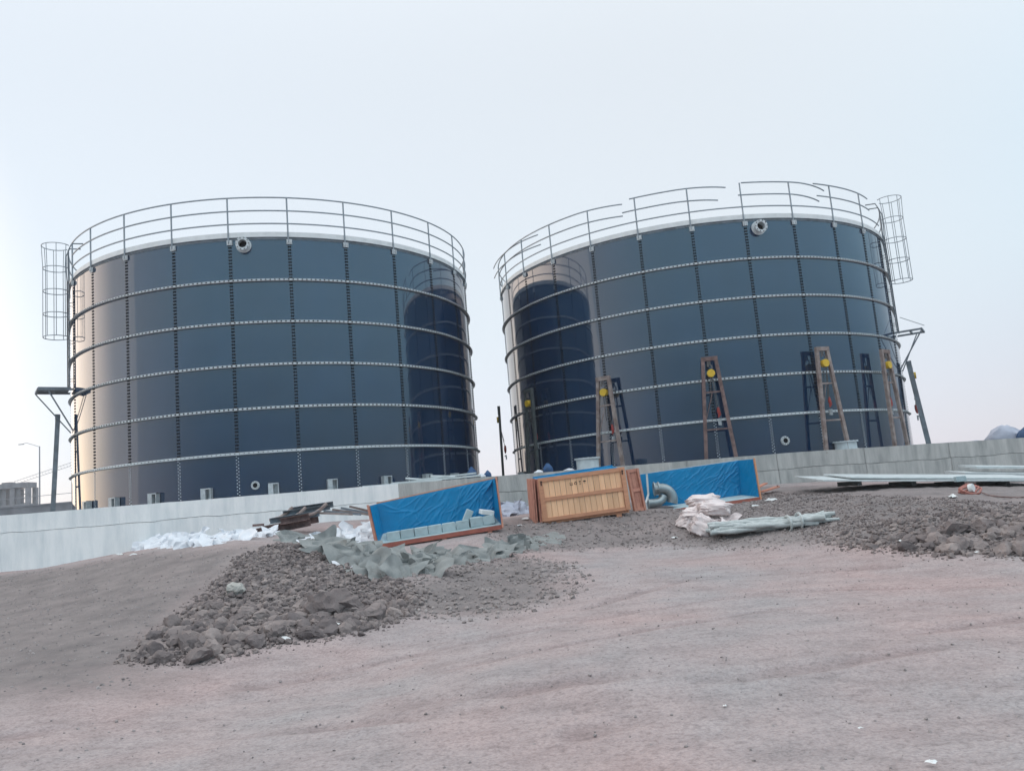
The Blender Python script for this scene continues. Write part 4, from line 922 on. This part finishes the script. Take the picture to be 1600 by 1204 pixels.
# ------------------------------------------------------------------ far left: unfinished building, lamp post, crane boom, low wall
fb = at(0, 795, 130); bu = thing('unfinished_building', 'hazy unfinished concrete building frame far behind the left end of the wall', 'building', (fb.x, 130, -.3))
zt_ = at(20, 755, 130).z + .3; xr = at(46, 770, 130).x - fb.x; x0 = -14
lv = [0, zt_*.36, zt_*.68, zt_*.93]
MB().box(((x0+xr)/2, .7, zt_*.965), (xr-x0, 2.6, zt_*.07)).build('roof_beam', M['farwall'], bu)
for z in lv[1:3]: MB().box(((x0+xr)/2, .7, z), (xr-x0+.1, 2.5, .5)).build('floor_slab', M['farwall'], bu)
nx = 9
for i in range(nx):
    x = x0 + (xr-x0)*i/(nx-1)
    for y in (-.3, 1.6): MB().box((x, y, zt_*.46), (.65, .6, zt_*.93)).build('column', M['farwall'], bu)
for i in range(nx-1):
    xa = x0 + (xr-x0)*i/(nx-1); wd = (xr-x0)/(nx-1)
    for k in range(3):
        z0, z1 = lv[k], lv[k+1]
        if (i*3+k) % 4 != 1: MB().box((xa+wd*.25, -.1, (z0+z1)/2), (wd*.42, .3, z1-z0)).build('infill_wall', M['farwall'], bu)
        if (i+k) % 3 == 0:
            for q in range(4): MB().bar((xa+wd*.5, -.35, z0+(z1-z0)*(q+.5)/4), (xa+wd*.95, -.35, z0+(z1-z0)*(q+.5)/4), .12, .12).build('scaffold_bar', M['farglass'], bu)
lb = at(62, 795, 75); lp = thing('lamp_post', 'thin tall street lamp far behind the left end of the wall', 'street lamp', (lb.x, 75, 0))
lt_ = at(61, 697, 75).z; arm = at(33, 694, 75)
MB().tube([(0, 0, -.3), (0, 0, lt_)], [.09, .05], 8).build('pole', M['lamp'], lp, 50); MB().tube([(0, 0, lt_-.05), (arm.x-lb.x+.5, 0, arm.z+.1), (arm.x-lb.x, 0, arm.z)], .025, 6).build('arm', M['lamp'], lp, 50)
MB().box((arm.x-lb.x, 0, arm.z), (.45, .18, .06)).build('lamp_head', M['lamp'], lp)
a, b = at(22, 752, 150), at(112, 722, 150); cr = thing('crane_boom', 'faint lattice crane boom slanting up behind the street lamp', 'crane', (a.x, 150, 0))
for o_ in (Vector((0, 0, 0)), Vector((0, 0, -.6))): MB().tube([a-cr.location+o_, b+(b-a)*.6-cr.location+o_], .04, 5).build('chord', M['lamp'], cr)
for k in range(30):
    s = k/30*1.6; p0 = a.lerp(b, s)-cr.location; p1 = a.lerp(b, s+.027)-cr.location
    MB().tube([p0, p1+Vector((0, 0, -.6))], .02, 4).build('lacing', M['lamp'], cr)
MB().box((a.x-cr.location.x-1, 0, a.z*.5-.2), (1.6, 1.6, a.z+.2)).build('mast', M['farwall'], cr)
fw = MB(); a = at(44, 795, 52); b = at(118, 795, 52)
o = fw.box(((a.x+b.x)/2-6, 52, (at(80, 788, 52).z-.3)/2), (b.x-a.x+14, .3, at(80, 788, 52).z+.3)).box(((a.x+b.x)/2-6, 52, at(80, 788, 52).z+.04), (b.x-a.x+14.1, .36, .1)).build('boundary_wall', M['farwall']); tag(o, 'low grey boundary wall seen behind the left end of the white wall', 'wall')
a = at(50, 777, 60); b = at(112, 774, 60); wr = tag(MB().tube([a+Vector((-6, 0, 0)), b+Vector((8, 0, .3))], .02, 4).build('overhead_wire', M['lamp']), 'thin overhead wire crossing behind the left lifting frame', 'wire')

# ------------------------------------------------------------------ loose soil: clods and gravel
def rock_variant(seed, sub):
    bm = bmesh.new(); bmesh.ops.create_icosphere(bm, subdivisions=sub, radius=1); rng = random.Random(seed)
    cuts = [(Vector((rng.gauss(0, 1), rng.gauss(0, 1), rng.gauss(0, 1))).normalized(), rng.uniform(.5, .82)) for _ in range(9)]
    sc = Vector((rng.uniform(.8, 1.25), rng.uniform(.8, 1.2), rng.uniform(.6, .95)))
    for v in bm.verts:
        c = v.co.copy()
        for nn, d in cuts:
            e = c.dot(nn)-d
            if e > 0: c -= nn*e*.9
        c *= 1+rng.uniform(-.13, .13); v.co = Vector((c.x*sc.x, c.y*sc.y, c.z*sc.z))
    V = np.array([v.co[:] for v in bm.verts]); Fc = np.array([[v.index for v in f.verts] for f in bm.faces]); bm.free(); return V, Fc
VAR2 = [rock_variant(i, 2) for i in range(14)]; VAR3 = [rock_variant(50+i, 3) for i in range(10)]; VAR1 = [rock_variant(100+i, 1) for i in range(10)]
def scatter_poly(P, n, seed, pad=0):
    rng = np.random.default_rng(seed); lo, hi = P.min(0)-pad, P.max(0)+pad; got = []
    while sum(map(len, got)) < n:
        q = rng.uniform(lo, hi, (n*3, 2)); sd = poly_sd(P, q[:, 0], q[:, 1]); got.append(q[sd > -pad*rng.random(len(q))**.7])
    return np.concatenate(got)[:n], rng
def clods(name, label, specs, m, cat=None):
    Vs = []; Fs = []; Ts = []; base = 0
    for (pts, sizes, VAR, sink, rng) in specs:
        z = hgt(pts[:, 0], pts[:, 1]) + micro(pts[:, 0], pts[:, 1])[0]
        for i in range(len(pts)):
            V, Fc = VAR[rng.integers(len(VAR))]; a = rng.uniform(0, 6.28); s = sizes[i]; c, sn = math.cos(a), math.sin(a)
            tl = rng.uniform(-.5, .5); Rz = np.array([[c, -sn, 0], [sn, c, 0], [0, 0, 1]]) @ np.array([[1, 0, 0], [0, math.cos(tl), -math.sin(tl)], [0, math.sin(tl), math.cos(tl)]])
            Vs.append((V*s) @ Rz.T + np.array([pts[i, 0], pts[i, 1], z[i]+s*sink])); Fs.append(Fc+base); base += len(V); Ts.append(np.full(len(V), rng.random()))
    V = np.concatenate(Vs); Fc = np.concatenate(Fs)
    me = bpy.data.meshes.new(name); me.from_pydata(V.tolist(), [], Fc.tolist()); me.materials.append(m)
    me.attributes.new('tone', 'FLOAT', 'POINT').data.foreach_set('value', np.concatenate(Ts).astype(np.float32))
    me.polygons.foreach_set('use_smooth', [True]*len(me.polygons)); me.set_sharp_from_angle(angle=R_(38))
    o = link(name, me); tag(o, label, cat, kind='stuff'); return o
def sizes_for(pts, rng, lo, hi, power, near=None):
    s = lo + (hi-lo)*rng.random(len(pts))**power
    return s
pl, r1 = scatter_poly(PILE_L, 1500, 1, .15); p2_, r2 = scatter_poly(PILE_L, 4500, 2, .3); p3_, r3 = scatter_poly(PILE_L, 7000, 3, .4)
wl = np.clip((13.6-pl[:, 1])/4.0, .42, 1)
clods('clod_pile', 'heap of dark soil clods in the left foreground', [(pl, (.035+.115*r1.random(len(pl))**3.0)*wl, VAR3, .25, r1), (p2_, .012+.04*r2.random(len(p2_))**2, VAR2, .3, r2), (p3_, .006+.016*r3.random(len(p3_))**2, VAR1, .3, r3)], M['clod'], 'soil heap')
pl, r1 = scatter_poly(PILE_R, 1700, 11, .1); p2_, r2 = scatter_poly(PILE_R, 5500, 12, .3); p3_, r3 = scatter_poly(PILE_R, 4000, 13, .5)
wl = np.clip((14.6-pl[:, 1])/3.0, .2, 1)
clods('clod_pile', 'bank of dark soil clods along the right edge', [(pl, (.035+.13*r1.random(len(pl))**2.6)*wl, VAR3, .25, r1), (p2_, (.014+.045*r2.random(len(p2_))**2)*np.clip((16.2-p2_[:, 1])/3.5, .35, 1), VAR2, .3, r2), (p3_, .008+.018*r3.random(len(p3_))**2, VAR1, .3, r3)], M['clod'], 'soil bank')
pa, ra = scatter_poly(ROUGH_M, 2600, 21, .5); pb, rb = scatter_poly(BERM, 5000, 22, .5); pc, rc = scatter_poly(SLOPE_L[[1, 2, 3, 4, 5, 6, 7, 8, 9, 10]], 3000, 23, .2)
clods('loose_soil', 'crumbly dark soil strewn below the crates', [(pa, .007+.034*ra.random(len(pa))**4, VAR2, .3, ra), (pb, .008+.030*rb.random(len(pb))**3, VAR1, .3, rb)], M['crumb'], 'loose soil')
rg = np.random.default_rng(31); q = np.stack([rg.uniform(-9, 9, 11000), 2.5+11*rg.random(11000)**.8], 1); q = q[np.abs(q[:, 0]) < q[:, 1]*.75]
MG = mat('grit', (.38, .345, .34), rough=1, spec=.1, var=.5, vscale=9)
clods('gravel', 'fine grit scattered over the dusty yard', [(q, .0025+.014*rg.random(len(q))**6, VAR1, .15, rg), (pc, .005+.022*rc.random(len(pc))**4, VAR1, .0, rc)], MG, 'gravel')
# single lumps that stand out
def lump(u, v, s, m, label, seed, cat='stone', name='stone', sink=.45, sq=(1, 1, 1)):
    V, Fc = rock_variant(seed, 3); p = gh(u, v); V = V*s*np.array(sq)
    me = bpy.data.meshes.new(name); me.from_pydata(V.tolist(), [], Fc.tolist()); me.materials.append(M[m]); me.polygons.foreach_set('use_smooth', [True]*len(me.polygons)); me.set_sharp_from_angle(angle=R_(24)); me.attributes.new('tone', 'FLOAT', 'POINT').data.foreach_set('value', [.45]*len(V))
    o = link(name, me, None, (p.x, p.y+s*.6, p.z+s*sink)); o.rotation_euler = (0, 0, seed); tag(o, label, cat)
lump(364, 936, .155, 'stone', 'pale jagged concrete chunk high on the left soil heap', 3, sq=(1, .8, 1.05), sink=.75)
lump(512, 962, .27, 'clod', 'largest soil lump at the right end of the left heap', 5, 'soil lump', 'soil_lump')
lump(546, 962, .20, 'clod', 'soil lump beside the largest one with a pale scrap behind it', 6, 'soil lump', 'soil_lump', .4)
lump(585, 968, .17, 'clod', 'last big soil lump at the right tip of the left heap', 7, 'soil lump', 'soil_lump', .35)
lump(430, 1000, .13, 'clod', 'round soil lump right of the white scrap on the left heap', 8, 'soil lump', 'soil_lump')
lump(318, 1018, .13, 'clod', 'soil lump at the lower front of the left heap near the white pebble', 9, 'soil lump', 'soil_lump')
lump(285, 1018, .13, 'clod', 'cracked soil lump at the lower left of the left heap', 10, 'soil lump', 'soil_lump')
lump(1500, 838, .20, 'clod', 'largest soil lump on the right bank', 11, 'soil lump', 'soil_lump')
lump(1465, 846, .16, 'clod', 'upright soil lump left of the largest one on the right bank', 12, 'soil lump', 'soil_lump')
lump(1545, 832, .16, 'clod', 'soil lump right of the largest one on the right bank', 13, 'soil lump', 'soil_lump')
lump(336, 1022, .028, 'paper', 'small round white pebble at the foot of the left heap', 14)
# scraps of paper and plastic
def scrap(u, v, w, label, seed, m='paper', tall=.4):
    p = gh(u, v); n_ = 9; g = np.linspace(-.5, .5, n_); A, B = np.meshgrid(g, g, indexing='ij'); rr = np.random.default_rng(seed)
    Zs = tall*w*(ridged(A*2.3+seed, B*2.3, seed, 2)-.2)*np.clip(1-2*np.hypot(A, B)**2, 0, 1); sk = .3*(fbm(A*3+5, B*3, seed+3, 2)-.5)
    P = np.stack([(A+sk)*w, (B*.7+sk)*w, Zs+.008], -1); o = link('scrap', grid_mesh('scrap', P, M[m], 25), None, (p.x, p.y, p.z+.01)); o.rotation_euler = (0, 0, seed); tag(o, label, 'scrap', 'litter on the ground')
for i, (u, v, w, lab) in enumerate([(415, 988, .13, 'white plastic scrap resting on the front of the left heap'), (446, 1002, .12, 'torn white scrap on the ground right of the left heap'), (524, 978, .13, 'curled pale scrap below the big lumps of the left heap'),
        (495, 985, .09, 'thin pale scrap lying left of the curled one'), (1054, 842, .13, 'white scrap lying left of the pale sacks'), (188, 868, .16, 'white scrap on the slope below the long plastic sheet'), (208, 868, .14, 'second white scrap beside it on the left slope'),
        (178, 869, .05, 'tiny white scrap at the left end of the slope litter'), (822, 812, .16, 'pale litter at the foot of the wall near the lavender sheet'), (812, 822, .10, 'small pale litter in front of the lavender sheet'), (1408, 848, .09, 'pale scrap among the clods of the right bank'),
        (1507, 850, .11, 'pale green tag standing among the right bank clods'), (1527, 866, .07, 'white sliver at the foot of the right bank'), (1490, 778, .22, 'torn white plastic below the orange hose'), (1456, 1197, .05, 'white paper bit in the bottom right foreground'),
        (1345, 1143, .03, 'tiny white bit on the dusty ground at the lower right'), (1133, 1107, .03, 'tiny white bit on the dusty ground in the lower middle'), (1205, 783, .25, 'pale plastic lying right of the right blue crate'), (1180, 792, .16, 'pale torn film under the right blue crate'), (1165, 777, .30, 'crumpled clear film on the edge of the right blue crate'), (570, 896, .15, 'white strip at the lower edge of the large grey tarpaulin')]):
    scrap(u, v, w, lab, i+1)

# ------------------------------------------------------------------ the dusty evening air
hb = MB().box((0, 75, 8.5), (420, 230, 21)); hz_ = hb.build('haze', None) if False else None
me = bpy.data.meshes.new('haze'); me.from_pydata([tuple(v) for v in hb.v], [], hb.f)
hm = bpy.data.materials.new('haze'); hm.use_nodes = True; t = hm.node_tree; t.nodes.clear()
o_ = t.nodes.new('ShaderNodeOutputMaterial'); pv = t.nodes.new('ShaderNodeVolumePrincipled'); pv.inputs['Color'].default_value = (.97, .98, 1.0, 1)
pv.inputs['Density'].default_value = .0007; pv.inputs['Anisotropy'].default_value = .25
t.links.new(pv.outputs[0], o_.inputs['Volume']); me.materials.append(hm)
hz = link('haze', me); tag(hz, 'thin milky evening haze filling the air', 'haze', kind='stuff')
